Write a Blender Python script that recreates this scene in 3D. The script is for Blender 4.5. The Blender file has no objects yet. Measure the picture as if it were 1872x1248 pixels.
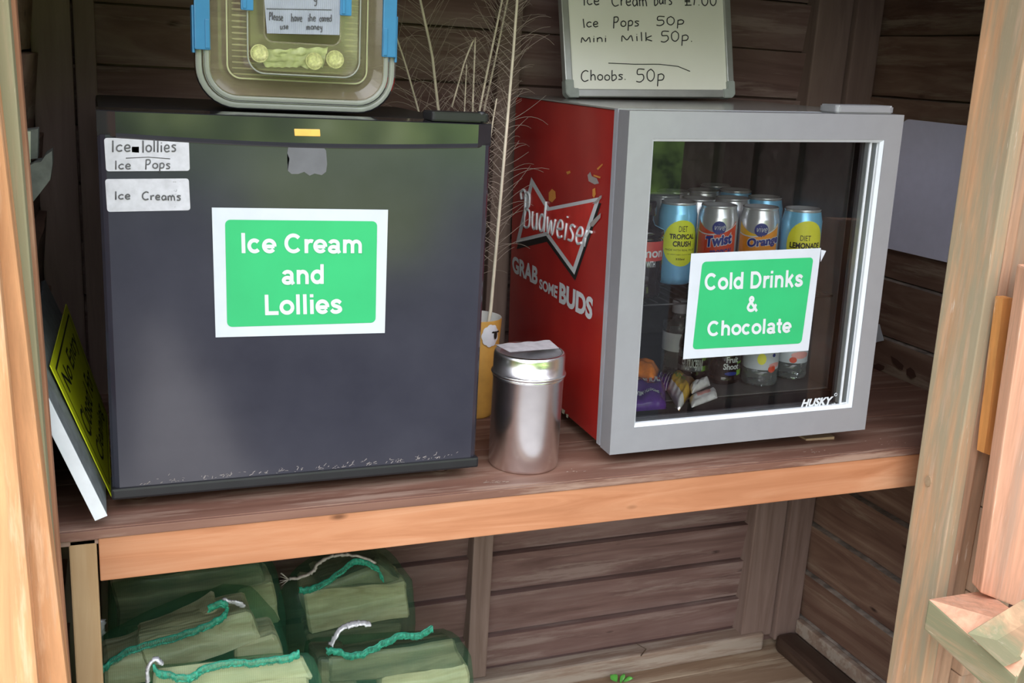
import bpy, bmesh, math, random
from math import sin, cos, pi, radians, atan2, sqrt, exp
from mathutils import Matrix, Vector, noise
random.seed(7)
V = Vector
scn = bpy.context.scene
COL = scn.collection

# ------------------------------------------------------------------ camera
FPX = 1914.58
YAW, PITCH, ROLL = 0.38784, 0.25523, 0.05767
CAM = V((0.04714, -1.20261, 0.54))
_f = V((sin(YAW) * cos(PITCH), cos(YAW) * cos(PITCH), -sin(PITCH)))
_r0 = V((cos(YAW), -sin(YAW), 0))
_u0 = _r0.cross(_f)
_r = _r0 * cos(ROLL) + _u0 * sin(ROLL)
_u = _u0 * cos(ROLL) - _r0 * sin(ROLL)
cam_data = bpy.data.cameras.new('camera')
cam_data.sensor_width = 36
cam_data.lens = FPX / 1872 * 36
cam_data.clip_start = 0.02
cam = bpy.data.objects.new('camera', cam_data)
COL.objects.link(cam)
cam.matrix_world = Matrix(((_r.x, _u.x, -_f.x, CAM.x), (_r.y, _u.y, -_f.y, CAM.y),
                           (_r.z, _u.z, -_f.z, CAM.z), (0, 0, 0, 1)))
scn.camera = cam

# ------------------------------------------------------------------ exposure and daylight
scn.view_settings.view_transform = 'Standard'
scn.view_settings.look = 'None'
scn.view_settings.gamma = 1
scn.view_settings.use_curve_mapping = False
scn.view_settings.exposure = 0.48
SKY = 1.35

world = bpy.data.worlds.new('world')
scn.world = world
world.use_nodes = True
wt = world.node_tree
wt.nodes.clear()


def wn(t, **k):
    n = wt.nodes.new(t)
    for a, b in k.items():
        setattr(n, a, b)
    return n


wo = wn('ShaderNodeOutputWorld')
bg = wn('ShaderNodeBackground')
bg.inputs['Strength'].default_value = SKY
wt.links.new(bg.outputs[0], wo.inputs[0])
tc = wn('ShaderNodeTexCoord')
sep = wn('ShaderNodeSeparateXYZ')
wt.links.new(tc.outputs['Generated'], sep.inputs[0])
# trees around the shed: leafy greens up to a ragged tree line, bright overcast sky above
nz = wn('ShaderNodeTexNoise')
nz.inputs['Scale'].default_value = 14
nz.inputs['Detail'].default_value = 6
nz.inputs['Roughness'].default_value = .65
wt.links.new(tc.outputs['Generated'], nz.inputs['Vector'])
leaf = wn('ShaderNodeValToRGB')
leaf.color_ramp.elements[0].position = .34
leaf.color_ramp.elements[0].color = (.012, .02, .012, 1)
leaf.color_ramp.elements[1].position = .72
leaf.color_ramp.elements[1].color = (.80, .9, .6, 1)
e = leaf.color_ramp.elements.new(.5)
e.color = (.085, .14, .04, 1)
e = leaf.color_ramp.elements.new(.6)
e.color = (.26, .34, .12, 1)
wt.links.new(nz.outputs['Fac'], leaf.inputs[0])
nb = wn('ShaderNodeTexNoise')
nb.inputs['Scale'].default_value = 3.2
nb.inputs['Detail'].default_value = 5
wt.links.new(tc.outputs['Generated'], nb.inputs['Vector'])
ma = wn('ShaderNodeMath', operation='MULTIPLY_ADD')
ma.inputs[1].default_value = -.6
wt.links.new(nb.outputs['Fac'], ma.inputs[0])
wt.links.new(sep.outputs['Z'], ma.inputs[2])
mr = wn('ShaderNodeMapRange')
mr.inputs['From Min'].default_value = .0
mr.inputs['From Max'].default_value = .10
wt.links.new(ma.outputs[0], mr.inputs['Value'])
mx = wn('ShaderNodeMix', data_type='RGBA')
wt.links.new(mr.outputs[0], mx.inputs['Factor'])
def lobe(d, lo, hi, amt):  # brightens the trees around one direction, added for reflections in shiny things
    dt = wn('ShaderNodeVectorMath', operation='DOT_PRODUCT')
    wt.links.new(tc.outputs['Generated'], dt.inputs[0])
    dt.inputs[1].default_value = d
    q = wn('ShaderNodeMapRange', interpolation_type='SMOOTHSTEP')
    q.inputs['From Min'].default_value = lo
    q.inputs['From Max'].default_value = hi
    q.inputs['To Max'].default_value = amt
    wt.links.new(dt.outputs['Value'], q.inputs['Value'])
    return q.outputs[0]


lit = wn('ShaderNodeMath', operation='ADD')
wt.links.new(lobe((.18, -.984, -.06), .982, .997, 2.2), lit.inputs[0])
wt.links.new(lobe((.50, -.866, 0), .960, .985, 5.0), lit.inputs[1])
lit2 = wn('ShaderNodeMath', operation='ADD')
wt.links.new(lit.outputs[0], lit2.inputs[0])
lit2.inputs[1].default_value = 1.0
lit3 = wn('ShaderNodeMath', operation='ADD')
wt.links.new(lit2.outputs[0], lit3.inputs[0])
wt.links.new(lobe((-.26, -.965, .05), .978, .996, 3.5), lit3.inputs[1])  # added bright patch behind the viewer, no known source, streaks the canister
lit2 = lit3
lit = lit2
lm = wn('ShaderNodeVectorMath', operation='SCALE')
wt.links.new(leaf.outputs[0], lm.inputs[0])
wt.links.new(lit.outputs[0], lm.inputs['Scale'])
wt.links.new(lm.outputs[0], mx.inputs['A'])
mx.inputs['B'].default_value = (1.78, 1.86, 2.08, 1)
wt.links.new(mx.outputs['Result'], bg.inputs['Color'])

sun_data = bpy.data.lights.new('sun', 'SUN')
sun_data.energy = 1.3
sun_data.angle = radians(50)
sun_data.color = (1.0, .97, .95)
sun = bpy.data.objects.new('sun', sun_data)
COL.objects.link(sun)
sun.rotation_euler = V((.62, 1.0, -.55)).to_track_quat('-Z', 'Y').to_euler()


# ------------------------------------------------------------------ sight lines: a pixel of the 1872x1248 photo meets a plane
def ray(u, v):
    return _r * ((u - 936) / FPX) + _u * (-(v - 624) / FPX) + _f


def un(u, v, x=None, y=None, z=None):
    d = ray(u, v)
    if x is not None:
        t = (x - CAM.x) / d.x
    elif y is not None:
        t = (y - CAM.y) / d.y
    else:
        t = (z - CAM.z) / d.z
    return CAM + d * t


def unp(u, v, o, n):
    d = ray(u, v)
    return CAM + d * ((V(o) - CAM).dot(n) / d.dot(n))


# ------------------------------------------------------------------ materials
def new_mat(name):
    m = bpy.data.materials.new(name)
    m.use_nodes = True
    nt = m.node_tree
    b = nt.nodes['Principled BSDF']
    return m, nt, b


def N(nt, t, inp=None, **k):
    n = nt.nodes.new(t)
    for a, b in k.items():
        setattr(n, a, b)
    for a, b in (inp or {}).items():
        if hasattr(b, 'is_output') or isinstance(b, bpy.types.NodeSocket):
            nt.links.new(b, n.inputs[a])
        else:
            n.inputs[a].default_value = b
    return n


def c4(c):
    return (c[0], c[1], c[2], 1)


def srgb(r, g, b):
    def f(x):
        x /= 255
        return x / 12.92 if x <= .04045 else ((x + .055) / 1.055) ** 2.4
    return (f(r), f(g), f(b))


def ramp(nt, fac, stops):
    n = nt.nodes.new('ShaderNodeValToRGB')
    el = n.color_ramp.elements
    el[0].position, el[0].color = stops[0][0], c4(stops[0][1])
    el[1].position, el[1].color = stops[-1][0], c4(stops[-1][1])
    for p, c in stops[1:-1]:
        q = el.new(p)
        q.color = c4(c)
    nt.links.new(fac, n.inputs[0])
    return n.outputs[0]


def mix(nt, fac, a, b):
    n = nt.nodes.new('ShaderNodeMix')
    n.data_type = 'RGBA'
    for s, v in (('Factor', fac), ('A', a), ('B', b)):
        if isinstance(v, bpy.types.NodeSocket):
            nt.links.new(v, n.inputs[s])
        else:
            n.inputs[s].default_value = v if s == 'Factor' else c4(v)
    return n.outputs['Result']


def coords(nt, scale=(1, 1, 1), rot=(0, 0, 0), loc=(0, 0, 0)):
    t = nt.nodes.new('ShaderNodeTexCoord')
    m = nt.nodes.new('ShaderNodeMapping')
    m.inputs['Scale'].default_value = scale
    m.inputs['Rotation'].default_value = rot
    m.inputs['Location'].default_value = loc
    nt.links.new(t.outputs['Object'], m.inputs['Vector'])
    return m.outputs[0]


def noise_tex(nt, vec, scale, detail=4, rough=.55, dist=0):
    return N(nt, 'ShaderNodeTexNoise', {'Vector': vec, 'Scale': scale, 'Detail': detail, 'Roughness': rough, 'Distortion': dist}).outputs['Fac']


def bump(nt, b, h, strength=.3, dist=.002):
    n = N(nt, 'ShaderNodeBump', {'Height': h, 'Strength': strength, 'Distance': dist})
    nt.links.new(n.outputs[0], b.inputs['Normal'])


def plain(name, col, rough=.5, metal=0, var=.06, nscale=40, spec=.5, bmp=0):
    m, nt, b = new_mat(name)
    v = coords(nt)
    n = noise_tex(nt, v, nscale)
    lo = tuple(max(0, c * (1 - var * 2)) for c in col)
    hi = tuple(min(1, c * (1 + var * 2)) for c in col)
    nt.links.new(ramp(nt, n, [(.3, lo), (.7, hi)]), b.inputs['Base Color'])
    b.inputs['Roughness'].default_value = rough
    b.inputs['Metallic'].default_value = metal
    b.inputs['Specular IOR Level'].default_value = spec
    if bmp:
        bump(nt, b, n, bmp, .001)
    return m


AX = {'x': (1, 12, 12), 'y': (12, 1, 12), 'z': (12, 12, 1)}


def wood(name, base, dark, light, axis='x', rough=.7, grain=3.0, knots=True, stain=None, stain_amt=.5, bmp=.35, spec=.3):
    m, nt, b = new_mat(name)
    s = AX[axis]
    v = coords(nt, tuple(q * grain for q in s))
    n1 = noise_tex(nt, v, 1.6, 5, .6, 1.2)
    v2 = coords(nt, tuple(q * grain * .35 for q in s))
    n2 = noise_tex(nt, v2, 1.5, 3, .5, .8)
    w = N(nt, 'ShaderNodeMath', {0: n2, 1: 26.0}, operation='MULTIPLY').outputs[0]
    rings = N(nt, 'ShaderNodeMath', {0: w}, operation='SINE').outputs[0]
    r01 = N(nt, 'ShaderNodeMapRange', {'Value': rings, 'From Min': -1.0, 'From Max': 1.0}).outputs[0]
    col = ramp(nt, n1, [(.28, dark), (.5, base), (.74, light)])
    f = N(nt, 'ShaderNodeMath', {0: r01, 1: .28}, operation='MULTIPLY').outputs[0]
    col = mix(nt, f, col, tuple(c * .72 for c in base))
    v3 = coords(nt)
    big = noise_tex(nt, v3, 5.0, 3)
    col = mix(nt, ramp(nt, big, [(.35, (0, 0, 0)), (.7, (.45, .45, .45))]), col, dark)
    if knots:
        kv = coords(nt, tuple(7 if q == 1 else 18 for q in s), loc=(.37, .21, .53))
        vo = N(nt, 'ShaderNodeTexVoronoi', {'Vector': kv, 'Scale': 1.0, 'Randomness': 1.0}).outputs['Distance']
        k = ramp(nt, vo, [(.03, (1, 1, 1)), (.10, (0, 0, 0))])
        col = mix(nt, k, col, tuple(c * .42 for c in dark))
    if stain:
        sn = noise_tex(nt, coords(nt, tuple(q * .8 for q in s), loc=(3, 1, 2)), 3.0, 6, .7)
        lo = .62 - stain_amt * .3
        col = mix(nt, ramp(nt, sn, [(lo, (0, 0, 0)), (lo + .1, (1, 1, 1))]), col, stain)
    nt.links.new(col, b.inputs['Base Color'])
    b.inputs['Roughness'].default_value = rough
    b.inputs['Specular IOR Level'].default_value = spec
    h = N(nt, 'ShaderNodeMath', {0: n1, 1: r01}, operation='ADD').outputs[0]
    bump(nt, b, h, bmp, .0015)
    return m


def painted_wood(name, axis, wood_c, paint_c, pink_c, cover=.5):
    """old weathered timber: worn-off green paint over orange wood, pale where it has flaked"""
    m, nt, b = new_mat(name)
    s = AX[axis]
    v = coords(nt, tuple(q * 2.2 for q in s))
    n1 = noise_tex(nt, v, 1.8, 6, .65, .6)
    n2 = noise_tex(nt, coords(nt, tuple(q * .55 for q in s), loc=(5, 3, 1)), 2.4, 6, .7)
    n3 = noise_tex(nt, coords(nt, tuple(q * 1.1 for q in s), loc=(1, 7, 3)), 3.2, 6, .7)
    col = ramp(nt, n1, [(.3, tuple(c * .7 for c in wood_c)), (.55, wood_c), (.75, tuple(min(1, c * 1.25) for c in wood_c))])
    t = .66 - cover * .35
    col = mix(nt, ramp(nt, n2, [(t, (0, 0, 0)), (t + .14, (.9, .9, .9))]), col, paint_c)
    col = mix(nt, ramp(nt, n3, [(.55, (0, 0, 0)), (.7, (.75, .75, .75))]), col, pink_c)
    sc = noise_tex(nt, coords(nt, tuple(q * 6 for q in s), loc=(2, 2, 9)), 2.0, 4, .7)
    col = mix(nt, ramp(nt, sc, [(.66, (0, 0, 0)), (.72, (.7, .7, .7))]), col, (.72, .6, .48))
    nt.links.new(col, b.inputs['Base Color'])
    b.inputs['Roughness'].default_value = .75
    b.inputs['Specular IOR Level'].default_value = .25
    bump(nt, b, n1, .4, .0015)
    return m


def clear_mat(name, tint=(.96, .98, .97), body=(.8, .85, .8), body_amt=.08, rough=.06, edge=.35, ior=1.45):
    """thin clear plastic or glass: transparent, with a fresnel gloss and a little body colour"""
    m, nt, b = new_mat(name)
    nt.nodes.remove(b)
    out = nt.nodes['Material Output']
    tr = N(nt, 'ShaderNodeBsdfTransparent', {'Color': c4(tint)})
    gl = N(nt, 'ShaderNodeBsdfGlossy', {'Color': (1, 1, 1, 1), 'Roughness': rough})
    df = N(nt, 'ShaderNodeBsdfDiffuse', {'Color': c4(body)})
    fr = N(nt, 'ShaderNodeFresnel', {'IOR': ior})
    lw = N(nt, 'ShaderNodeLayerWeight', {'Blend': .3})
    e = N(nt, 'ShaderNodeMath', {0: lw.outputs['Facing'], 1: edge, 2: body_amt}, operation='MULTIPLY_ADD', use_clamp=True).outputs[0]
    s1 = N(nt, 'ShaderNodeMixShader', {0: e, 1: tr.outputs[0], 2: df.outputs[0]})
    s2 = N(nt, 'ShaderNodeMixShader', {0: fr.outputs[0], 1: s1.outputs[0], 2: gl.outputs[0]})
    nt.links.new(s2.outputs[0], out.inputs[0])
    return m


def net_mat(name, col, amt):
    """green plastic netting: a fine open weave, thicker where folds gather"""
    m, nt, b = new_mat(name)
    nt.nodes.remove(b)
    out = nt.nodes['Material Output']
    v = coords(nt)
    n = noise_tex(nt, v, 22, 4, .6, .5)
    wv = N(nt, 'ShaderNodeTexWave', {'Vector': v, 'Scale': 120.0, 'Distortion': 1.5}).outputs['Fac']
    f = N(nt, 'ShaderNodeMapRange', {'Value': n, 'From Min': .3, 'From Max': .75, 'To Min': amt * .7, 'To Max': min(1, amt * 1.6)}).outputs[0]
    f = N(nt, 'ShaderNodeMath', {0: wv, 1: .10, 2: f}, operation='MULTIPLY_ADD', use_clamp=True).outputs[0]
    tr = N(nt, 'ShaderNodeBsdfTransparent', {'Color': (.88, .97, .9, 1)})
    df = N(nt, 'ShaderNodeBsdfDiffuse', {'Color': c4(col)})
    tl = N(nt, 'ShaderNodeBsdfTranslucent', {'Color': c4(col)})
    gl = N(nt, 'ShaderNodeBsdfGlossy', {'Color': (.8, 1, .9, 1), 'Roughness': .35})
    s0 = N(nt, 'ShaderNodeMixShader', {0: .45, 1: df.outputs[0], 2: tl.outputs[0]})
    s0 = N(nt, 'ShaderNodeMixShader', {0: .06, 1: s0.outputs[0], 2: gl.outputs[0]})
    s1 = N(nt, 'ShaderNodeMixShader', {0: f, 1: tr.outputs[0], 2: s0.outputs[0]})
    nt.links.new(s1.outputs[0], out.inputs[0])
    return m


M = {}
M['shelf_front'] = wood('stained_softwood', (.50, .225, .115), (.38, .15, .068), (.60, .32, .185), 'x', .6, 2.0, True, bmp=.2)
M['shelf_top'] = wood('brown_stained_board', (.21, .105, .075), (.14, .065, .045), (.29, .17, .125), 'x', .55, 1.0, False, stain=(.32, .21, .16), stain_amt=.35, bmp=.25, spec=.4)
M['leg'] = wood('pale_post', (.45, .30, .16), (.33, .19, .09), (.55, .40, .24), 'z', .75, 1.2, False)
M['back'] = wood('shed_back_boards', (.21, .128, .115), (.11, .062, .055), (.31, .225, .21), 'x', .8, 1.2, True, stain=(.27, .195, .175), stain_amt=.35)
M['side'] = wood('shed_side_boards', (.21, .125, .09), (.10, .05, .038), (.34, .24, .18), 'y', .7, 1.2, True, stain=(.27, .2, .15), stain_amt=.25)
M['batten'] = wood('shed_battens', (.25, .175, .15), (.16, .105, .085), (.33, .245, .215), 'z', .8, 1.2, False)
M['sole'] = wood('dusty_rail', (.30, .22, .17), (.20, .13, .10), (.40, .31, .24), 'x', .9, .8, False, stain=(.36, .3, .25), stain_amt=.5)
M['floorwood'] = wood('dusty_floor_boards', (.32, .22, .145), (.22, .14, .09), (.44, .33, .23), 'x', .9, .7, False, stain=(.40, .31, .22), stain_amt=.4)
M['darkrail'] = wood('dark_damp_rail', (.06, .035, .025), (.03, .016, .012), (.12, .075, .055), 'y', .45, 1, False, spec=.5)
M['post_l'] = painted_wood('weathered_left_post', 'z', (.70, .35, .17), (.58, .42, .30), (.86, .56, .36), .35)
M['post_l_side'] = painted_wood('weathered_left_post_side', 'z', (.36, .29, .17), (.34, .32, .20), (.46, .36, .24), .8)
M['jamb_l'] = painted_wood('left_inner_jamb', 'z', (.40, .19, .11), (.34, .2, .13), (.46, .28, .18), .3)
M['post_r'] = painted_wood('weathered_right_post', 'z', (.64, .36, .20), (.36, .31, .21), (.62, .42, .30), .72)
M['post_r_front'] = painted_wood('weathered_right_post_front', 'z', (.50, .30, .19), (.38, .28, .2), (.58, .4, .3), .5)
M['cladding'] = painted_wood('weathered_cladding', 'z', (.44, .28, .18), (.34, .28, .21), (.5, .38, .28), .5)
M['rust'] = painted_wood('orange_strip', 'z', (.62, .27, .08), (.58, .3, .12), (.7, .5, .3), .3)
M['pinkwood'] = painted_wood('pinkish_door_frame', 'z', (.80, .43, .28), (.55, .36, .26), (.82, .52, .38), .35)
M['greenwood'] = painted_wood('green_painted_door_rail', 'y', (.52, .33, .2), (.25, .255, .15), (.50, .37, .26), .72)
M['roof'] = wood('roof_boards', (.13, .075, .05), (.08, .04, .03), (.18, .12, .09), 'x', .85, 1, False)


def ground_mat(name, lo, hi):
    m, nt, b = new_mat(name)
    v = coords(nt)
    n = noise_tex(nt, v, .8, 5, .6)
    g = noise_tex(nt, v, 60, 4, .7)
    c1 = ramp(nt, g, [(.3, lo), (.7, hi)])
    col = mix(nt, ramp(nt, n, [(.35, (0, 0, 0)), (.7, (.5, .5, .5))]), c1, tuple(c * .6 for c in lo))
    nt.links.new(col, b.inputs['Base Color'])
    b.inputs['Roughness'].default_value = .95
    return m


M['ground'] = ground_mat('dark_gravel', (.05, .05, .056), (.115, .11, .12))
M['gravel'] = ground_mat('pale_gravel', (.32, .30, .285), (.52, .48, .455))


def freezer_mat():
    m, nt, b = new_mat('black_freezer_door')
    v = coords(nt)
    n = noise_tex(nt, v, 9, 4)
    col = ramp(nt, n, [(.3, (.022, .022, .034)), (.7, (.034, .034, .048))])
    sc = noise_tex(nt, coords(nt, (60, 60, 25)), 3.0, 5, .75)
    col = mix(nt, ramp(nt, sc, [(.70, (0, 0, 0)), (.78, (.35, .35, .35))]), col, (.12, .12, .13))
    nt.links.new(col, b.inputs['Base Color'])
    b.inputs['Roughness'].default_value = .13
    b.inputs['Specular IOR Level'].default_value = .72
    bump(nt, b, noise_tex(nt, v, 6, 2), .06, .004)
    return m


M['black_door'] = freezer_mat()
M['black_gloss'] = plain('black_gloss_trim', (.018, .018, .022), .07, spec=.8)
M['black_matt'] = plain('black_plastic', (.012, .012, .015), .4)
M['silver'] = plain('silver_painted_door', (.305, .31, .335), .38, metal=.25, var=.015)
M['silver_side'] = plain('silver_collar', (.52, .54, .60), .25, metal=.4, var=.02)
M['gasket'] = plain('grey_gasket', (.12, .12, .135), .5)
M['pale_strip'] = plain('pale_inner_frame', (.66, .70, .74), .3, var=.02)
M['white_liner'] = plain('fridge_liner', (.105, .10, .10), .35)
M['chrome_wire'] = plain('dark_wire_shelf', (.06, .06, .065), .35, metal=.5)


def red_mat():
    m, nt, b = new_mat('scuffed_red_panel')
    v = coords(nt)
    n = noise_tex(nt, v, 7, 3)
    col = ramp(nt, n, [(.3, (.30, .012, .012)), (.7, (.40, .02, .016))])
    sc = noise_tex(nt, coords(nt, (30, 30, 14)), 2.4, 6, .8)
    col = mix(nt, ramp(nt, sc, [(.70, (0, 0, 0)), (.76, (.6, .6, .6))]), col, (.30, .10, .08))
    nt.links.new(col, b.inputs['Base Color'])
    b.inputs['Roughness'].default_value = .22
    return m


M['red'] = red_mat()
M['bright_red'] = plain('emblem_red', (.55, .025, .02), .25)
M['white_print'] = plain('white_print', (.60, .63, .66), .4, var=.02)
M['grey_print'] = plain('grey_scuffs', (.34, .30, .29), .5)
M['orange_print'] = plain('orange_scuffs', (.62, .25, .05), .5)
M['black_print'] = plain('black_print', (.012, .012, .012), .5)
M['paper'] = plain('white_paper', (.56, .60, .66), .45, var=.015)
M['green_print'] = plain('green_print', (.03, .44, .16), .30, var=.04, nscale=8, spec=.6)
M['label'] = plain('white_label_tape', (.52, .52, .57), .45, var=.06, nscale=90)
M['ink'] = plain('black_marker', (.02, .02, .025), .6)
M['ink_grey'] = plain('faded_marker', (.09, .09, .095), .6)
M['glass'] = clear_mat('fridge_glass', (.95, .97, .97), (.5, .5, .5), 0.0, .0, 0.0, 1.6)
M['clear'] = clear_mat('clear_plastic', (.95, .93, .88), (.74, .68, .52), .06, .08, .4)
M['clear_lid'] = clear_mat('clear_lid_panel', (.95, .92, .86), (.58, .49, .33), .24, .1, .35)
M['clear_rim'] = clear_mat('clear_rim', (.82, .84, .80), (.62, .65, .60), .34, .1, .5)
M['clear_rib'] = clear_mat('clear_ribs', (.85, .88, .74), (.84, .84, .52), .5, .15, .4)
M['blue_clip'] = plain('blue_clip_plastic', (.04, .22, .44), .3, var=.03)
M['note'] = plain('ribbed_grey_paper', (.32, .345, .42), .35, var=.05)
M['coin'] = plain('pale_gold_coin', (.70, .72, .36), .4, metal=.25, var=.18, nscale=300)
M['film'] = plain('pale_green_film', (.48, .55, .25), .35, var=.15, nscale=80)
M['steel'] = plain('brushed_steel', (.82, .82, .83), .22, metal=1, var=.03)
def brushed(m):
    nt = m.node_tree
    b = nt.nodes['Principled BSDF']
    b.inputs['Anisotropic'].default_value = .8
    t = N(nt, 'ShaderNodeTangent', direction_type='RADIAL', axis='Z')
    nt.links.new(t.outputs[0], b.inputs['Tangent'])


brushed(M['steel'])
M['tape'] = plain('grey_label_tape', (.55, .53, .55), .4, var=.08, nscale=120)
M['pot'] = plain('mustard_glaze', (.62, .33, .075), .35, var=.05)
M['pot_in'] = plain('white_glaze', (.78, .78, .74), .3, var=.02)
M['sheep'] = plain('sheep_white', (.74, .74, .80), .5, var=.03)
M['shaft'] = plain('cream_quill', (.84, .75, .60), .5, var=.06)
M['barb'] = plain('feather_barbs', (.46, .38, .32), .7)
M['dust'] = plain('dusty_ledge', (.34, .29, .25), .9, var=.3, nscale=30)
M['dust_light'] = plain('pale_flecks', (.50, .42, .34), .8, var=.1)
M['fridge_top'] = plain('grey_fridge_top', (.24, .235, .225), .14, var=.05)
M['orange_reflection'] = plain('orange_reflection_paint', (.80, .45, .10), .35)  # orange reflection on the freezer trim, painted as a piece of its own
M['path'] = ground_mat('added_pale_wedge', (.58, .53, .50), (.70, .65, .60))
M['stone'] = ground_mat('added_pale_paving', (.66, .64, .60), (.78, .76, .72))
M['lawn'] = ground_mat('sunny_lawn', (.24, .34, .04), (.50, .58, .10))
M['board'] = plain('whiteboard_surface', (.84, .84, .76), .22, var=.02, nscale=6)
M['alu'] = plain('aluminium_frame', (.42, .43, .42), .35, metal=.5, var=.03)
M['capgrey'] = plain('grey_corner_cap', (.30, .33, .31), .5)
M['sheet'] = plain('lilac_white_sheet', (.74, .74, .92), .4, var=.015)
M['yellow'] = plain('yellow_sign', (.74, .78, .02), .35, var=.03)
M['slate'] = plain('slate_grey_face', (.21, .235, .25), .4, var=.15, nscale=60)
M['whiteedge'] = plain('white_painted_edge', (.80, .84, .90), .5, var=.03)
M['offwhite'] = plain('off_white_plastic', (.55, .55, .43), .5)
M['lichen'] = plain('grey_weathered_bracket', (.15, .16, .145), .9, var=.15)
M['net'] = net_mat('green_netting', (.07, .24, .15), .17)
M['hem'] = plain('green_hem', (.03, .30, .19), .4, var=.25, nscale=250)
M['tie'] = plain('silvery_tie', (.60, .61, .65), .25, metal=.3, var=.15, nscale=200)
M['rope'] = plain('grey_drawstring', (.42, .38, .34), .7, var=.15, nscale=150)
M['log'] = wood('split_log', (.64, .55, .37), (.38, .29, .16), (.84, .76, .58), 'x', .85, 2.0, True, bmp=.8)
M['bark'] = wood('log_bark', (.21, .18, .115), (.07, .06, .04), (.42, .36, .24), 'x', .95, 1.6, False, bmp=1.0)
M['plant'] = plain('seedling_leaf', (.10, .36, .06), .45)
M['can_silver'] = plain('can_aluminium', (.62, .63, .66), .25, metal=.6, var=.02)
M['can_blue'] = plain('can_sky_blue', (.24, .60, .90), .28, metal=.3, var=.02)
M['can_dark'] = plain('can_dark_teal', (.06, .13, .17), .3, metal=.4)
M['can_lid_shade'] = plain('can_lid_shadow', (.16, .17, .17), .35, metal=.8)  # darker metal puts the shade of the recessed lid into its colour
M['acid'] = plain('lime_yellow_print', (.74, .80, .04), .4, var=.03)
M['lemon'] = plain('lemon_yellow_print', (.84, .80, .06), .4, var=.03)
M['navy'] = plain('navy_print', (.02, .035, .22), .4)
M['can_red'] = plain('can_red_print', (.62, .07, .03), .35)
M['can_orange'] = plain('can_orange_print', (.80, .30, .03), .35)
M['can_amber'] = plain('can_amber_print', (.80, .48, .04), .35)
M['water'] = clear_mat('clear_bottle', (.86, .90, .90), (.45, .5, .52), .10, .03, .45)
M['bottle_dark'] = plain('dark_bottle', (.02, .012, .012), .08)
M['bottle_label'] = plain('grey_white_label', (.58, .60, .66), .45, var=.04)
M['pink_label'] = plain('pink_label_print', (.72, .34, .32), .45, var=.06)
M['white_cap'] = plain('white_cap', (.46, .46, .48), .5)
M['red_label'] = plain('red_bottle_label', (.50, .055, .05), .4)
M['foil_orange'] = plain('orange_wrapper', (.80, .22, .02), .22, var=.12, nscale=70)
M['foil_purple'] = plain('purple_wrapper', (.075, .022, .19), .22, var=.1, nscale=70)
M['foil_red'] = plain('red_wrapper', (.55, .05, .04), .22, var=.1)
M['foil_yellow'] = plain('yellow_wrapper', (.72, .44, .05), .25, var=.12, nscale=60)
M['foil_white'] = plain('white_wrapper', (.70, .68, .70), .3, var=.08, nscale=60)
M['leafgreen'] = plain('print_green', (.16, .36, .03), .45)
M['brownfilm'] = plain('brown_print', (.24, .12, .06), .4)
M['knot'] = plain('dark_knot', (.055, .022, .014), .7)
M['chip'] = wood('wood_chip', (.45, .32, .2), (.3, .2, .12), (.55, .42, .28), 'x', .8, 2, False)
M['twig'] = plain('dry_twig', (.09, .06, .04), .8)


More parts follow.
